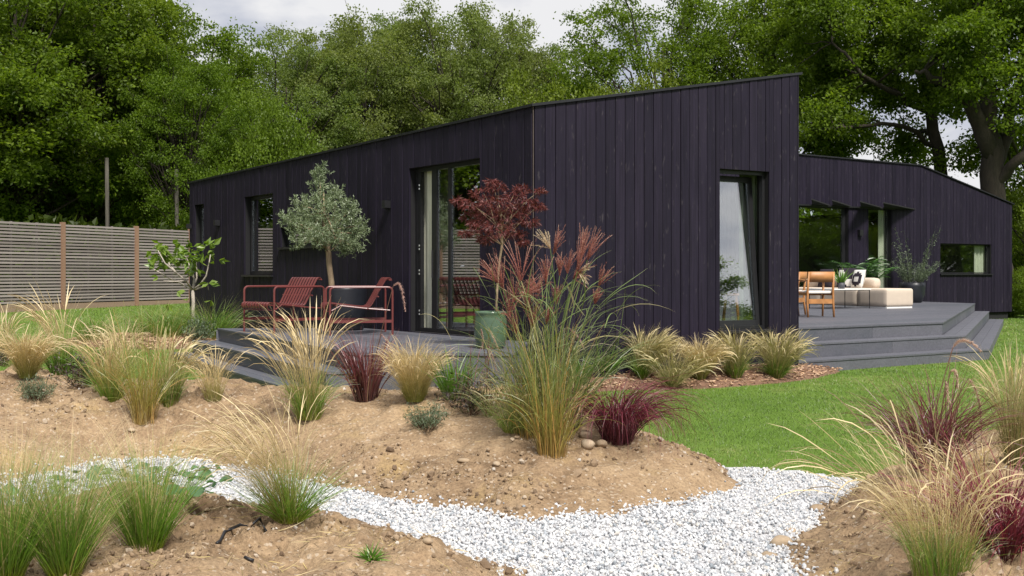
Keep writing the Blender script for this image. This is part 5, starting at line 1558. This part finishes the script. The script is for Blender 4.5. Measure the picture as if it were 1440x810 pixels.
def limbed_oak(label, Y, limbs, blobspec, seed, tint, mat='leaf'):
    """an oak whose trunk and limbs are laid along the photographed ones; (px, py, depth offset, radius) points"""
    rng = np.random.default_rng(seed)
    x0 = (limbs[0][0][0] - CX) / FPX * Y
    zg = float(base_z(x0, Y))
    t = thing('oak_tree', label, 'tree', (x0, Y, zg), 0, GR)
    tm = MB(); ends = []
    for limb in limbs:
        pts = np.array([at_y(a, b, Y + d) for a, b, d, r in limb]) - np.array([x0, Y, zg])
        rr = np.array([l[3] for l in limb])
        u = np.linspace(0, len(pts) - 1, len(pts) * 3)
        pt = np.stack([np.interp(u, range(len(pts)), pts[:, k]) for k in range(3)], 1)
        for _ in range(2):
            pt[1:-1] = (pt[:-2] + 2 * pt[1:-1] + pt[2:]) / 4
        pt[1:-1] += rng.normal(0, 0.05, pt[1:-1].shape)
        tm.tube(pt, np.interp(u, range(len(pts)), rr), 9)
        ends += [(p, r) for p, r in zip(pt, np.interp(u, range(len(pts)), rr)) if p[2] > 3.2]
    blobs = []
    for px0, px1, py0, py1, d0, d1, n in blobspec:
        for _ in range(n):
            d = rng.uniform(d0, d1)
            c = np.array(at_y(rng.uniform(px0, px1), rng.uniform(py0, py1), Y + d)) - np.array([x0, Y, zg])
            rad = rng.uniform(0.55, 1.05)
            blobs.append((c, rad))
            e = min(ends, key=lambda q: np.linalg.norm(q[0] - c))
            tm.tube(branch_to(rng, e[0], c, 0.06, 5), np.linspace(min(0.07, e[1] * 0.6), 0.012, 5), 5)
    lpart('trunk', tm, M['barkdark'], t, True)
    c = lpart('crown', blob_leaves(rng, blobs, 9, 66, 0.130, 0.080), M[mat], t)
    c.color = (*tint, 1)
    return t
limbed_oak('slender leaning oak with a long bare limb over the wing roof', 35,
           [[(1352, 440, 0, .30), (1335, 310, 0, .22), (1318, 215, 0, .20), (1303, 130, 0, .17), (1285, 50, 0, .13), (1270, -40, .3, .08)],
            [(1310, 160, 0, .11), (1272, 140, -.6, .09), (1222, 112, -1.2, .07), (1190, 80, -1.5, .05), (1170, 50, -1.6, .03)],
            [(1316, 205, 0, .10), (1262, 172, -.8, .07), (1200, 180, -1.4, .05), (1140, 182, -1.8, .03)],
            [(1306, 140, 0, .10), (1340, 110, .8, .08), (1385, 70, 1.2, .05)],
            [(1296, 95, 0, .09), (1250, 40, .5, .06), (1215, -10, .8, .04)]],
           [(1120, 1260, -60, 60, -2, 2.5, 26), (1240, 1380, -70, 40, -1, 3.5, 26), (1110, 1250, 60, 130, -.5, 3, 20), (1128, 1200, 130, 200, -2, 1, 9), (1230, 1290, 60, 150, .4, 3, 12), (1330, 1400, 60, 150, .8, 3, 10), (1235, 1300, 185, 225, 1.2, 3, 5), (1180, 1300, 20, 90, -2.2, -.5, 9)], 401, (1.0, 1.0, 0.95))
limbed_oak('thick trunked oak forking low at the right edge', 32,
           [[(1402, 450, 0, .50), (1399, 330, 0, .38), (1396, 250, 0, .34), (1394, 200, 0, .30), (1386, 120, 0, .22), (1376, 40, .3, .20), (1368, -40, .5, .12)],
            [(1396, 225, 0, .28), (1375, 165, -.3, .24), (1348, 122, -.6, .17), (1310, 106, -.9, .10), (1288, 100, -1.0, .05)],
            [(1398, 235, 0, .22), (1418, 180, .4, .18), (1434, 110, .8, .13), (1450, 20, 1, .09)],
            [(1400, 262, 0, .20), (1425, 225, -.4, .15), (1462, 190, -.7, .10)],
            [(1384, 110, 0, .16), (1410, 50, .5, .11), (1425, -20, .8, .07)]],
           [(1320, 1480, -80, 30, -2, 3, 34), (1330, 1390, 20, 80, -2, -.4, 8), (1410, 1500, 30, 140, -2, 3, 18), (1300, 1380, 100, 175, .6, 3, 8), (1400, 1500, 140, 200, .5, 3, 7), (1345, 1480, 190, 300, 1.5, 4, 12), (1345, 1440, 90, 160, -2.0, -1.0, 3), (1400, 1490, 60, 180, -2, -.6, 5)], 402, (1.05, 1.05, 0.95))

# far wood that closes the view between the trunks
rngW = np.random.default_rng(501)
nW = 26000
wx = np.concatenate([rngW.uniform(-48, 42, 21000), rngW.uniform(-34, -12, 5000)])
wy = np.concatenate([rngW.uniform(52, 60, 21000), rngW.uniform(40, 46, 5000)])
ht = 5.2 + 1.6 * fbm(wx * 0.25, wy * 0, 3, 3) + np.where(wx < -10, 2.0, 0) - np.where(wx > 12, 1.2, 0)
wz = rngW.uniform(0, 1, nW) ** 0.8 * ht
o = link('far_wood', leaves(rngW, np.c_[wx, wy, wz], rngW.normal(size=(nW, 3)), 0.75, 0.55).mesh('far_wood'), M['leaf'])
o.color = (0.8, 0.85, 0.8, 1)
tag(o, 'dark far wood seen between the trunks', 'wood', kind='stuff')

rngK = np.random.default_rng(511)  # hedge added behind the fence so that its gaps stay dark
nK = 26000
q = rngK.uniform(-17, 6.5, nK)
off = -rngK.uniform(0.7, 2.0, nK)
hk = (FP[None] + fU[None] * q[:, None] + fN[None] * off[:, None])
hz = base_z(hk[:, 0], hk[:, 1]) + rngK.uniform(0, 1, nK) ** 0.85 * (1.95 + 0.5 * fbm(q * 0.8, q * 0, 7, 3))
hdg = thing('hedge', 'added hedge tinted dark close behind the slat fence to darken its gaps', 'hedge', (FP[0], FP[1], 0.5))
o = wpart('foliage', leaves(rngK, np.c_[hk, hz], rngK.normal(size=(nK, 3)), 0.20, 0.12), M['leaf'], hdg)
o.color = (0.32, 0.34, 0.36, 1)  # shade put into the leaf colour, sunlit leaves would brighten the gaps

# two bare grey poles behind the fence
for px, y0, Y, lab in ((150.5, 222, 28, 'bare grey pole above the fence, the left of two'), (248.5, 238, 28.5, 'bare grey pole beside the dark trunk at the house corner')):
    X, _, zt = at_y(px, y0, Y)
    zb = float(base_z(X, Y)) - 0.1
    o = link('pole', MB().tube([(0, 0, 0), (0.01, 0, (zt - zb) / 2), (-0.01, 0.01, zt - zb)], [0.058, 0.052, 0.048], 10).mesh('pole', True), M['pole'])
    o.location = (X, Y, zb)
    tag(o, lab, 'pole', 'bare poles behind the fence')

# ------------------------------------------------------------------ red chairs
def strip(mb, prof, x0, x1, th=0.005):
    """a bent flat bar: profile (y,z) from front to back, between x0 and x1"""
    p = np.array(prof, float)
    for _ in range(2):                                   # round the bends
        q = np.empty((2 * len(p) - 2 + 2, 2)); q[0], q[-1] = p[0], p[-1]
        a, b = p[:-1], p[1:]
        mid = np.empty((2 * (len(p) - 1), 2)); mid[0::2] = a * 0.75 + b * 0.25; mid[1::2] = a * 0.25 + b * 0.75
        p = np.concatenate([p[:1], mid, p[-1:]])
    t = np.gradient(p, axis=0); t /= np.linalg.norm(t, axis=1)[:, None] + 1e-9
    n = np.c_[-t[:, 1], t[:, 0]] * th / 2
    m = len(p)
    V = np.concatenate([np.c_[np.full(m, x), p[:, 0] + s * n[:, 0], p[:, 1] + s * n[:, 1]] for x, s in ((x0, 1), (x1, 1), (x1, -1), (x0, -1))])
    F = []
    for i in range(m - 1):
        for c in range(4):
            d = (c + 1) % 4
            F.append([c * m + i, c * m + i + 1, d * m + i + 1, d * m + i])
    F += [[0, m, 2 * m, 3 * m], [4 * m - 1, 3 * m - 1, 2 * m - 1, m - 1]]
    return mb.add(V, F)

def rounded(pts, r=0.05, k=5):
    pts = [np.array(p, float) for p in pts]
    out = [pts[0]]
    for a, b, c in zip(pts[:-2], pts[1:-1], pts[2:]):
        u, v = a - b, c - b
        u /= np.linalg.norm(u); v /= np.linalg.norm(v)
        for s in np.linspace(0, 1, k):
            out.append((b + u * r) * (1 - s) ** 2 + 2 * s * (1 - s) * b + (b + v * r) * s ** 2)
    return out + [pts[-1]]

def lounge_chair():
    t = thing('lounge_chair', 'red slatted metal lounge chair on the small terrace, facing left towards the steps', 'chair', (0, 0, 0), 0, 'red lounge chairs on the terrace')
    prof = [(-0.33, 0.285), (-0.385, 0.30), (-0.405, 0.345), (-0.385, 0.385), (-0.33, 0.392), (-0.10, 0.365), (0.10, 0.338), (0.165, 0.345), (0.20, 0.40), (0.345, 0.665), (0.375, 0.705), (0.415, 0.70), (0.43, 0.665)]
    for i in range(10):
        x = -0.279 + i * 0.062
        lpart('slat', strip(MB(), prof, x - 0.0185, x + 0.0185, 0.006), M['red'], t)
    for s in (-1, 1):
        x = s * 0.345
        arm = MB().tube(rounded([(x, -0.33, 0.0), (x, -0.33, 0.585), (x, 0.43, 0.585), (x, 0.43, 0.0)], 0.06), 0.0135, 8)
        lpart('arm_frame', arm, M['red'], t)
        lpart('stretcher', MB().box(x - 0.008, x + 0.008, -0.318, 0.418, 0.15, 0.185), M['red'], t)
        lpart('seat_bracket', MB().tube([(x * 0.985, -0.31, 0.30), (x * 0.93, -0.2, 0.36), (x * 0.93, 0.1, 0.325), (x * 0.985, 0.40, 0.30)], 0.010, 6), M['red'], t)
    for y, z in ((-0.25, 0.365), (0.13, 0.325), (0.255, 0.47), (0.40, 0.675)):
        lpart('crossbar', MB().tube([(-0.335, y, z), (0, y, z), (0.335, y, z)], 0.010, 6), M['red'], t)
    return t
ch = lounge_chair()
ch2 = copy_tree(ch)
ch.location = (-3.00, 13.85, ZD); ch.rotation_euler.z = R(-44)
ch2.location = (-1.97, 13.35, ZD); ch2.rotation_euler.z = R(-76)
ch['label'] = 'red slatted lounge chair at the steps, its seat turned to the left'
ch2['label'] = 'red slatted lounge chair seen from the side in front of the olive pot'

# ------------------------------------------------------------------ potted trees
def pot(t, prof, mat, soil_z, soil_r):
    mb = MB().lathe(prof, 32, cap=False)
    n = 32
    mb.F.setdefault(n, []).append(np.array([list(range(n))[::-1]]))
    lpart('pot', mb, M[mat], t, True)
    lpart('soil', MB().lathe([(soil_r, soil_z - 0.03), (soil_r, soil_z), (soil_r * 0.5, soil_z + 0.01)], 24), M['potsoil'], t)

ot = thing('olive_tree', 'silver leaved olive tree in a big dark pot between the red chairs', 'potted tree', (-2.24, 14.28, ZD))
pot(ot, [(0.235, 0.0), (0.255, 0.02), (0.282, 0.30), (0.288, 0.545), (0.288, 0.56), (0.27, 0.562), (0.262, 0.54), (0.258, 0.40)], 'darkpot', 0.50, 0.259)
rng = np.random.default_rng(601)
op = lambda px, py, d=0: np.array(at_y(px, py, 14.28 + d)) - np.array(ot.location)
tk = MB()
tp = [op(467, 420), op(466, 395), op(463, 372), op(462, 355), op(458, 330), op(456, 300), op(455, 270)]
tk.tube(tp, [0.045, 0.04, 0.038, 0.038, 0.028, 0.018, 0.008], 9)
spec = [(455, 330, 0, .22), (430, 330, 0, .2), (485, 335, 0, .2), (455, 300, -.2, .22), (430, 305, .1, .2), (480, 305, 0, .2), (458, 280, 0, .18), (446, 262, 0, .11), (450, 245, 0, .07), (472, 282, .1, .13), (412, 318, 0, .12), (405, 310, 0, .09), (500, 318, 0, .12),
        (508, 330, 0, .09), (492, 345, -.1, .12), (420, 345, 0, .10), (455, 345, -.2, .16), (440, 335, -.35, .15), (470, 330, -.35, .16), (455, 320, .35, .18), (430, 318, .3, .14), (480, 318, .3, .14), (425, 290, 0, .10), (492, 295, 0, .10), (485, 358, 0, .07), (500, 352, 0, .07)]
P_, A_ = [], []
for px, py, d, rad in spec:
    c = op(px, py, d)
    j = int(rng.integers(3, 6)); tk.tube(branch_to(rng, np.array(tp[j]), c, 0.05, 4), np.linspace(0.012, 0.003, 4), 5)
    ns = int(20 + 430 * rad ** 1.6)
    for _ in range(ns):                                  # short shoots, each set with paired narrow leaves
        dv = rng.normal(size=3); dv /= np.linalg.norm(dv)
        b = c + dv * rad * rng.uniform(0.3, 0.9)
        sd = dv * 0.7 + np.array([0, 0, 0.9]) + rng.normal(0, 0.4, 3); sd /= np.linalg.norm(sd)
        L = rng.uniform(0.06, 0.15)
        m = 16
        k = np.linspace(0.1, 1, m)
        P_.append(b + sd * k[:, None] * L); A_.append(sd * 0.7 + rng.normal(0, 0.75, (m, 3)))
lpart('trunk', tk, M['barkolive'], ot, True)
lpart('crown', leaves(rng, np.concatenate(P_), np.concatenate(A_), 0.042, 0.0105), M['leafolive'], ot)

mp = thing('maple_tree', 'red leaved maple on a thin stem in a green glazed pot', 'potted tree', ((690 - CX) / FPX * 10.75, 10.75, ZD))
pot(mp, [(0.125, 0.0), (0.150, 0.03), (0.168, 0.16), (0.160, 0.30), (0.150, 0.34), (0.160, 0.352), (0.160, 0.372), (0.145, 0.372), (0.138, 0.34), (0.138, 0.25)], 'greenpot', 0.32, 0.137)
rng = np.random.default_rng(602)
op = lambda px, py, d=0: np.array(at_y(px, py, 10.75 + d)) - np.array(mp.location)
tk = MB()
tp = [op(697, 458), op(699, 410), op(702, 370), op(706, 345), op(706, 325), op(704, 300), op(700, 275)]
tk.tube(tp, [0.013, 0.012, 0.012, 0.012, 0.010, 0.007, 0.004], 8)
P_, A_ = [], []
for px, py, d, w in ((700, 262, 0, .10), (680, 272, 0, .13), (722, 275, 0, .13), (660, 288, 0, .10), (700, 288, -.12, .16), (742, 285, 0, .11), (690, 305, .1, .16), (720, 305, 0, .16), (672, 318, -.05, .12), (745, 312, 0, .10), (700, 322, -.12, .15), (725, 328, .05, .11),
                     (685, 335, 0, .10), (665, 305, .1, .12), (757, 290, 0, .06), (645, 282, 0, .06), (690, 255, 0, .05), (735, 265, .1, .08), (655, 328, 0, .06), (705, 300, .2, .15), (680, 290, .2, .12), (730, 295, .2, .12), (760, 268, 0, .04), (735, 340, 0, .05)):
    c = op(px, py, d)
    j = int(rng.integers(3, 6)); tk.tube(branch_to(rng, np.array(tp[j]), c, 0.10, 4), np.linspace(0.005, 0.0018, 4), 5)
    n = int(26 + 900 * w ** 1.7)
    a = rng.normal(size=(n, 3)); a /= np.linalg.norm(a, axis=1)[:, None]
    b = c + a * w * np.array([1.05, 1.0, 0.5]) * rng.uniform(0.2, 1, (n, 1)) ** 0.5
    for _ in range(8):                                   # seven narrow drooping lobes to a leaf
        P_.append(b); A_.append(a * np.array([0.8, 0.8, 0.1]) + np.array([0, 0, -0.55]) + rng.normal(0, 0.55, (n, 3)))
lpart('trunk', tk, M['leafsage'] if False else M['barkolive'], mp, True)
lpart('crown', leaves(rng, np.concatenate(P_), np.concatenate(A_), 0.050, 0.0075), M['leafmaple'], mp)

fg = thing('fig_tree', 'young fig tree with white bare branches before the fence end', 'tree', (*(np.array([(271 - CX) / FPX * 17.0, 17.0])), float(base_z(-5.09, 17.0))))
rng = np.random.default_rng(603)
op = lambda px, py, d=0: np.array(at_y(px, py, 17.0 + d)) - np.array(fg.location)
tk = MB()
tk.tube([op(271, 482), op(271, 450), op(272, 425), op(271, 408)], [0.035, 0.03, 0.028, 0.028], 9)
LB = [[(271, 408, 0), (262, 395, -.2), (247, 383, -.3), (232, 370, -.4), (222, 352, -.4)], [(271, 408, 0), (258, 400, .2), (240, 392, .3), (222, 382, .4), (205, 372, .3)], [(271, 408, 0), (273, 392, .1), (268, 378, .2), (262, 362, .2), (250, 352, 0)],
      [(271, 408, 0), (282, 400, -.1), (290, 388, -.2), (294, 370, -.2), (296, 358, -.2)], [(271, 408, 0), (277, 390, .3), (276, 372, .3), (274, 358, .4)], [(271, 408, 0), (284, 404, .2), (292, 398, .3), (293, 408, .3)], [(247, 383, -.3), (238, 372, 0), (236, 358, .1)], [(262, 395, -.2), (246, 396, -.4), (230, 395, -.5)]]
ends = []
for L in LB:
    pts = [op(*q) for q in L]
    tk.tube(pts, np.linspace(0.019, 0.007, len(pts)), 6)
    ends += [np.array(q) for q in pts[-2:]]
lpart('trunk', tk, M['barkpale'], fg, True)
mb = MB()
P_, A_ = [], []
for px, py, n in ((228, 352, 18), (240, 358, 14), (212, 365, 12), (250, 356, 10), (236, 372, 8), (218, 380, 4), (268, 362, 16), (280, 358, 18), (258, 368, 10), (290, 352, 12), (296, 362, 6), (266, 380, 7), (282, 372, 6), (240, 350, 10), (296, 405, 5), (247, 420, 4), (222, 362, 8), (258, 352, 8)):
    c = op(px, py, rng.uniform(-.4, .4))
    n = max(3, int(n * 0.62))
    P_.append(c + rng.normal(0, 0.07, (n, 3))); A_.append(rng.normal(0, 1, (n, 3)) * np.array([1, 1, 0.4]) + np.array([0, 0, -0.25]))
p, a = np.concatenate(P_), np.concatenate(A_)
lpart('crown', leaves(rng, np.repeat(p, 3, 0), np.repeat(a, 3, 0) + rng.normal(0, 0.4, (len(p) * 3, 3)), 0.145, 0.075), M['leaffig'], fg)

# ------------------------------------------------------------------ right terrace furniture
def softbox(mb, x0, x1, y0, y1, z0, z1, r=0.06, k=4):
    """a cushion: a box with well rounded edges"""
    n = 2 * (k + 1)
    a = []
    def axis(lo, hi):
        return [(lo + r - r * math.cos(q), -1, q) for q in np.linspace(0, math.pi / 2, k + 1)][::1]
    # superellipse-like rounding of a subdivided cube
    m = 10
    g = np.linspace(-1, 1, m)
    c = np.array([(x0 + x1) / 2, (y0 + y1) / 2, (z0 + z1) / 2]); h = np.array([x1 - x0, y1 - y0, z1 - z0]) / 2
    g = np.sign(g) * (1 - (1 - np.abs(g)) ** 1.6)
    for ax in range(3):
        for s in (-1, 1):
            U, Wv = np.meshgrid(g, g)
            p = np.zeros((m, m, 3)); p[..., ax] = s; p[..., (ax + 1) % 3] = U; p[..., (ax + 2) % 3] = Wv * s
            q = p * h
            core = np.clip(q, -(h - r), h - r)
            d = q - core
            nrm = np.linalg.norm(d, axis=-1, keepdims=True)
            q = core + d / np.maximum(nrm, 1e-9) * r
            i = np.arange(m * m).reshape(m, m)
            mb.add((q + c).reshape(-1, 3), np.stack([i[:-1, :-1], i[:-1, 1:], i[1:, 1:], i[1:, :-1]], -1).reshape(-1, 4))
    return mb

ROT_T = math.atan2(uF[1], uF[0])                        # furniture is set square to the terrace: local x runs along the gable direction
so = thing('sofa', 'cream upholstered modular sofa with open ottoman end on the wide terrace', 'sofa', (8.07, 22.96, ZD), ROT_T)
# local x: away to the right, local y: away to the back
lpart('plinth', MB().box(0.02, 0.83, 0.02, 2.98, 0.0, 0.035), M['white'], so)
for y0, y1 in ((0.0, 0.82), (0.83, 1.90), (1.91, 3.0)):
    lpart('seat', softbox(MB(), 0.0, 0.86, y0, y1, 0.038, 0.43, 0.05), M['cream'], so, True)
for y0, y1 in ((0.86, 1.90), (1.91, 3.0)):
    lpart('backrest', softbox(MB(), 0.60, 0.86, y0, y1, 0.40, 0.66, 0.10), M['cream'], so, True)
def cushion(label, x, y, z, rz, tilt, mat, patch=None, sz=0.46):
    t = thing('cushion', label, 'cushion', (so.matrix_basis @ Vector((x, y, z))), ROT_T + rz)
    V0 = MB()
    m = 12
    g = np.linspace(-1, 1, m)
    U, Wv = np.meshgrid(g, g)
    puff = 0.075 * (1 - U ** 2) ** 0.45 * (1 - Wv ** 2) ** 0.45 + 0.004
    def face(s, keep=None, off=0.0):
        p = np.stack([s * (puff + off), U * sz / 2, (Wv + 1) * sz / 2], -1)
        p[..., 0] += (p[..., 2]) * math.tan(tilt)
        i = np.arange(m * m).reshape(m, m)
        F = np.stack([i[:-1, :-1], i[:-1, 1:], i[1:, 1:], i[1:, :-1]], -1).reshape(-1, 4)
        if keep is not None:
            F = F[keep((U[:-1, :-1] + 1 / m).ravel(), (Wv[:-1, :-1] + 1 / m).ravel())]
        return p.reshape(-1, 3), F
    for s in (-1, 1):
        V0.add(*face(s))
    lpart('cover', V0, M[mat], t, True)
    if patch:
        mb = MB().add(*face(-1, patch, 0.003))
        lpart('printed_pattern', mb, M['whitecloth' if mat != 'whitecloth' else 'navycloth'], t, True)
wave = lambda u, w: np.abs(w - 0.5 * np.sin(u * 3.0)) < 0.34
ring = lambda u, w: (np.hypot(u + 0.1, w) < 0.75) & (np.hypot(u + 0.1, w) > 0.35)
cushion('black cushion with a white wave pattern on the cream sofa', 0.50, 1.62, 0.42, 0.15, 0.22, 'navycloth', wave)
cushion('white cushion with a dark ring pattern behind the small table plant', 0.40, 1.20, 0.42, -0.2, 0.25, 'whitecloth', ring, 0.42)
cushion('plain dark cushion at the far end of the cream sofa', 0.50, 2.25, 0.42, 0.0, 0.2, 'navycloth', None, 0.44)

ct = thing('coffee_table', 'low white coffee table on thin dark legs before the sofa', 'table', (6.80, 22.55, ZD), ROT_T)
lpart('tabletop', MB().box(-0.02, 1.12, -0.02, 0.72, 0.405, 0.43), M['white'], ct)
for x in (0.0, 1.09):
    for y in (0.0, 0.69):
        lpart('leg', MB().box(x, x + 0.012, y, y + 0.012, 0.0, 0.404), M['black'], ct)
for y in (0.0, 0.69):
    lpart('rail', MB().box(0.013, 1.089, y + 0.001, y + 0.011, 0.39, 0.403), M['black'], ct)
tpl = thing('table_plant', 'small plant with stiff green leaves in a slate pot on the white table', 'potted plant', ct.matrix_basis @ Vector((0.34, 0.10, 0.43)), 0)
lpart('pot', MB().lathe([(0.062, 0), (0.068, 0.003), (0.075, 0.13), (0.068, 0.13), (0.062, 0.11)], 20), M['greypot'], tpl, True)
rng = np.random.default_rng(611)
V, F, tt, r, _ = tuft(rng, 46, 0.04, 0.42, (0.02, 0.75), (0.0, 0.9), 0.030, 6, Lvar=0.5)
V[:, 2] += 0.11
lpart('foliage', MB().add(V, F, t=tt, r=r), M['strap'], tpl)

def dining_chair(label, px, py, rz):
    x, y = at_z(px, py, ZD)
    t = thing('dining_chair', label, 'chair', (x, y, ZD), rz, 'teak chairs on the wide terrace')
    W2 = 0.235
    # back legs (local -y is the back of the chair): slightly raked, carry the back panel
    for s in (-1, 1):
        lpart('leg', MB().tube([(s * W2, -0.22, 0.0), (s * W2, -0.19, 0.25), (s * W2 * 0.98, -0.19, 0.44), (s * W2 * 0.96, -0.235, 0.78)], [0.018, 0.021, 0.022, 0.017], 8), M['oak'], t, True)
        lpart('leg', MB().tube([(s * W2, 0.24, 0.0), (s * W2, 0.22, 0.30), (s * W2, 0.21, 0.62)], [0.017, 0.021, 0.019], 8), M['oak'], t, True)
        lpart('armrest', MB().tube([(s * W2, 0.27, 0.635), (s * W2, 0.05, 0.640), (s * W2 * 0.99, -0.205, 0.630)], [0.020, 0.022, 0.018], 8, 0.6), M['oak'], t, True)
        lpart('side_rail', MB().box(s * W2 - 0.012, s * W2 + 0.012, -0.172, 0.192, 0.375, 0.425), M['oak'], t)
    lpart('seat', softbox(MB(), -0.212, 0.212, -0.17, 0.24, 0.405, 0.455, 0.02), M['whitecloth'], t, True)
    lpart('crossrail', MB().box(-0.213, 0.213, -0.205, -0.183, 0.235, 0.315), M['oak'], t)
    lpart('crossrail', MB().box(-0.213, 0.213, 0.20, 0.222, 0.37, 0.42), M['oak'], t)
    k = np.linspace(-0.235, 0.235, 9)
    bend = -0.205 - 0.05 * (1 - (k / 0.235) ** 2)
    mb = MB()
    V = np.concatenate([np.c_[k, bend + o - dz, np.full(9, z)] for z, dz in ((0.605, 0.0), (0.785, 0.03)) for o in (-0.009, 0.009)])
    F = []
    for i in range(8):
        F += [[i, i + 1, 19 + i, 18 + i], [10 + i, 9 + i, 27 + i, 28 + i], [18 + i, 19 + i, 28 + i, 27 + i], [i + 1, i, 9 + i, 10 + i]]
    F += [[0, 18, 27, 9], [8, 17, 35, 26]]
    lpart('back_panel', mb.add(V, F), M['oak'], t, True)
    return t
dining_chair('teak chair with its back to us at the terrace edge by the gable corner', 1147, 445.5, R(8))
dining_chair('teak chair mostly hidden behind the gable corner, one arm showing', 1111, 443, R(60))

pm = thing('palm', 'bushy green palm standing behind the cream sofa', 'potted plant', (*at_z(1216, 426, ZD), ZD))
rng = np.random.default_rng(621)
lpart('pot', MB().lathe([(0.16, 0), (0.18, 0.01), (0.21, 0.34), (0.19, 0.34), (0.17, 0.30)], 24), M['darkpot'], pm, True)
nF_ = 26
b, _ = disk(rng, nF_, 0.1)
V, F, tt, r, Cc = ribbons(rng, b + np.array([0, 0, 0.32]), rng.uniform(0, 2 * np.pi, nF_), rng.uniform(0.05, 0.7, nF_), rng.uniform(0.4, 1.4, nF_), rng.uniform(0.6, 1.15, nF_), 0.008, 9, 1.6)
st = MB().add(V, F, t=tt, r=r)
lpart('stems', st, M['palm'], pm)
lf = MB()
for c in Cc:
    for j in range(2, 10):
        for f in (0.0, 0.5):
            p = c[j] if f == 0 or j == 9 else c[j] * 0.5 + c[j + 1 if j < 9 else j] * 0.5
            t_ = c[j] - c[j - 1]; t_ /= np.linalg.norm(t_)
            s = np.cross(t_, [0, 0, 1]); s /= np.linalg.norm(s) + 1e-9
            for q in (-1, 1):
                d = s * q * 0.9 + t_ * 0.7 + np.array([0, 0, -0.12])
                az = math.atan2(d[1], d[0]); th = math.acos(np.clip(d[2] / np.linalg.norm(d), -1, 1))
                V, F, tt, r, _ = ribbons(rng, p[None], [az], [th], [0.6], [0.26 * (1 - 0.5 * abs(j - 6) / 6)], 0.024, 3, 1.4)
                lf.add(V, F, t=tt, r=r)
lpart('foliage', lf, M['palm'], pm)

shb = thing('potted_shrub', 'wiry grey green shrub in a round charcoal pot by the wing wall', 'potted plant', (*at_z(1283, 425.5, ZD), ZD))
lpart('pot', MB().lathe([(0.20, 0), (0.24, 0.02), (0.30, 0.20), (0.325, 0.42), (0.32, 0.53), (0.30, 0.53), (0.29, 0.46)], 28), M['darkpot'], shb, True)
rng = np.random.default_rng(622)
b, a = disk(rng, 60, 0.2)
V, F, tt, r, Cc = ribbons(rng, b + np.array([0, 0, 0.46]), a + rng.normal(0, 0.4, 60), rng.uniform(0.05, 0.85, 60), rng.uniform(0.0, 0.5, 60), np.where(rng.random(60) < 0.25, rng.uniform(0.8, 1.55, 60), rng.uniform(0.4, 0.95, 60)), 0.012, 7, 1.3, lambda s: 1 - 0.6 * s)
lpart('stems', MB().add(V, F, t=tt, r=r), M['shrubleaf'], shb)
n = 2200
k = rng.integers(0, 60, n); f = rng.uniform(0.2, 1, n) * 7; i = np.minimum(f.astype(int), 6)
p = Cc[k, i] + (Cc[k, i + 1] - Cc[k, i]) * (f - i)[:, None] + rng.normal(0, 0.02, (n, 3))
lpart('foliage', leaves(rng, p, rng.normal(size=(n, 3)) + np.array([0, 0, 0.6]), 0.075, 0.014), M['leaflav'], shb)

# stool with a potted plant just inside the tall window
sx, sy = at_z(1028, 461, 0.53)
stl = thing('stool', 'small wooden stool inside the tall window', 'stool', (sx, sy, 0.53))
lpart('seat', MB().lathe([(0.13, 0.455), (0.14, 0.465), (0.14, 0.485), (0.13, 0.49)], 20), M['oak'], stl, True)
for q in range(4):
    a = q * math.pi / 2 + 0.5
    lpart('leg', MB().tube([(0.165 * math.cos(a), 0.165 * math.sin(a), 0), (0.10 * math.cos(a), 0.10 * math.sin(a), 0.456)], [0.012, 0.015], 6), M['oak'], stl)
ip = thing('house_plant', 'leafy house plant in a black pot on the stool inside the window', 'potted plant', (sx, sy, 1.02))
lpart('pot', MB().lathe([(0.085, 0), (0.115, 0.01), (0.13, 0.12), (0.12, 0.21), (0.11, 0.21), (0.10, 0.17)], 20), M['darkpot'], ip, True)
rng = np.random.default_rng(631)
V, F, tt, r, Cc = tuft(rng, 40, 0.06, 0.34, (0.05, 1.1), (0.1, 0.9), 0.004, 5)
V[:, 2] += 0.18
lpart('stems', MB().add(V, F, t=tt, r=r), M['palm'], ip)
k = rng.integers(0, 40, 420); i = rng.integers(2, 6, 420)
lpart('foliage', leaves(rng, Cc[k, i] + np.array([0, 0, 0.18]) + rng.normal(0, 0.02, (420, 3)), rng.normal(size=(420, 3)), 0.06, 0.025), M['leaflav'], ip)
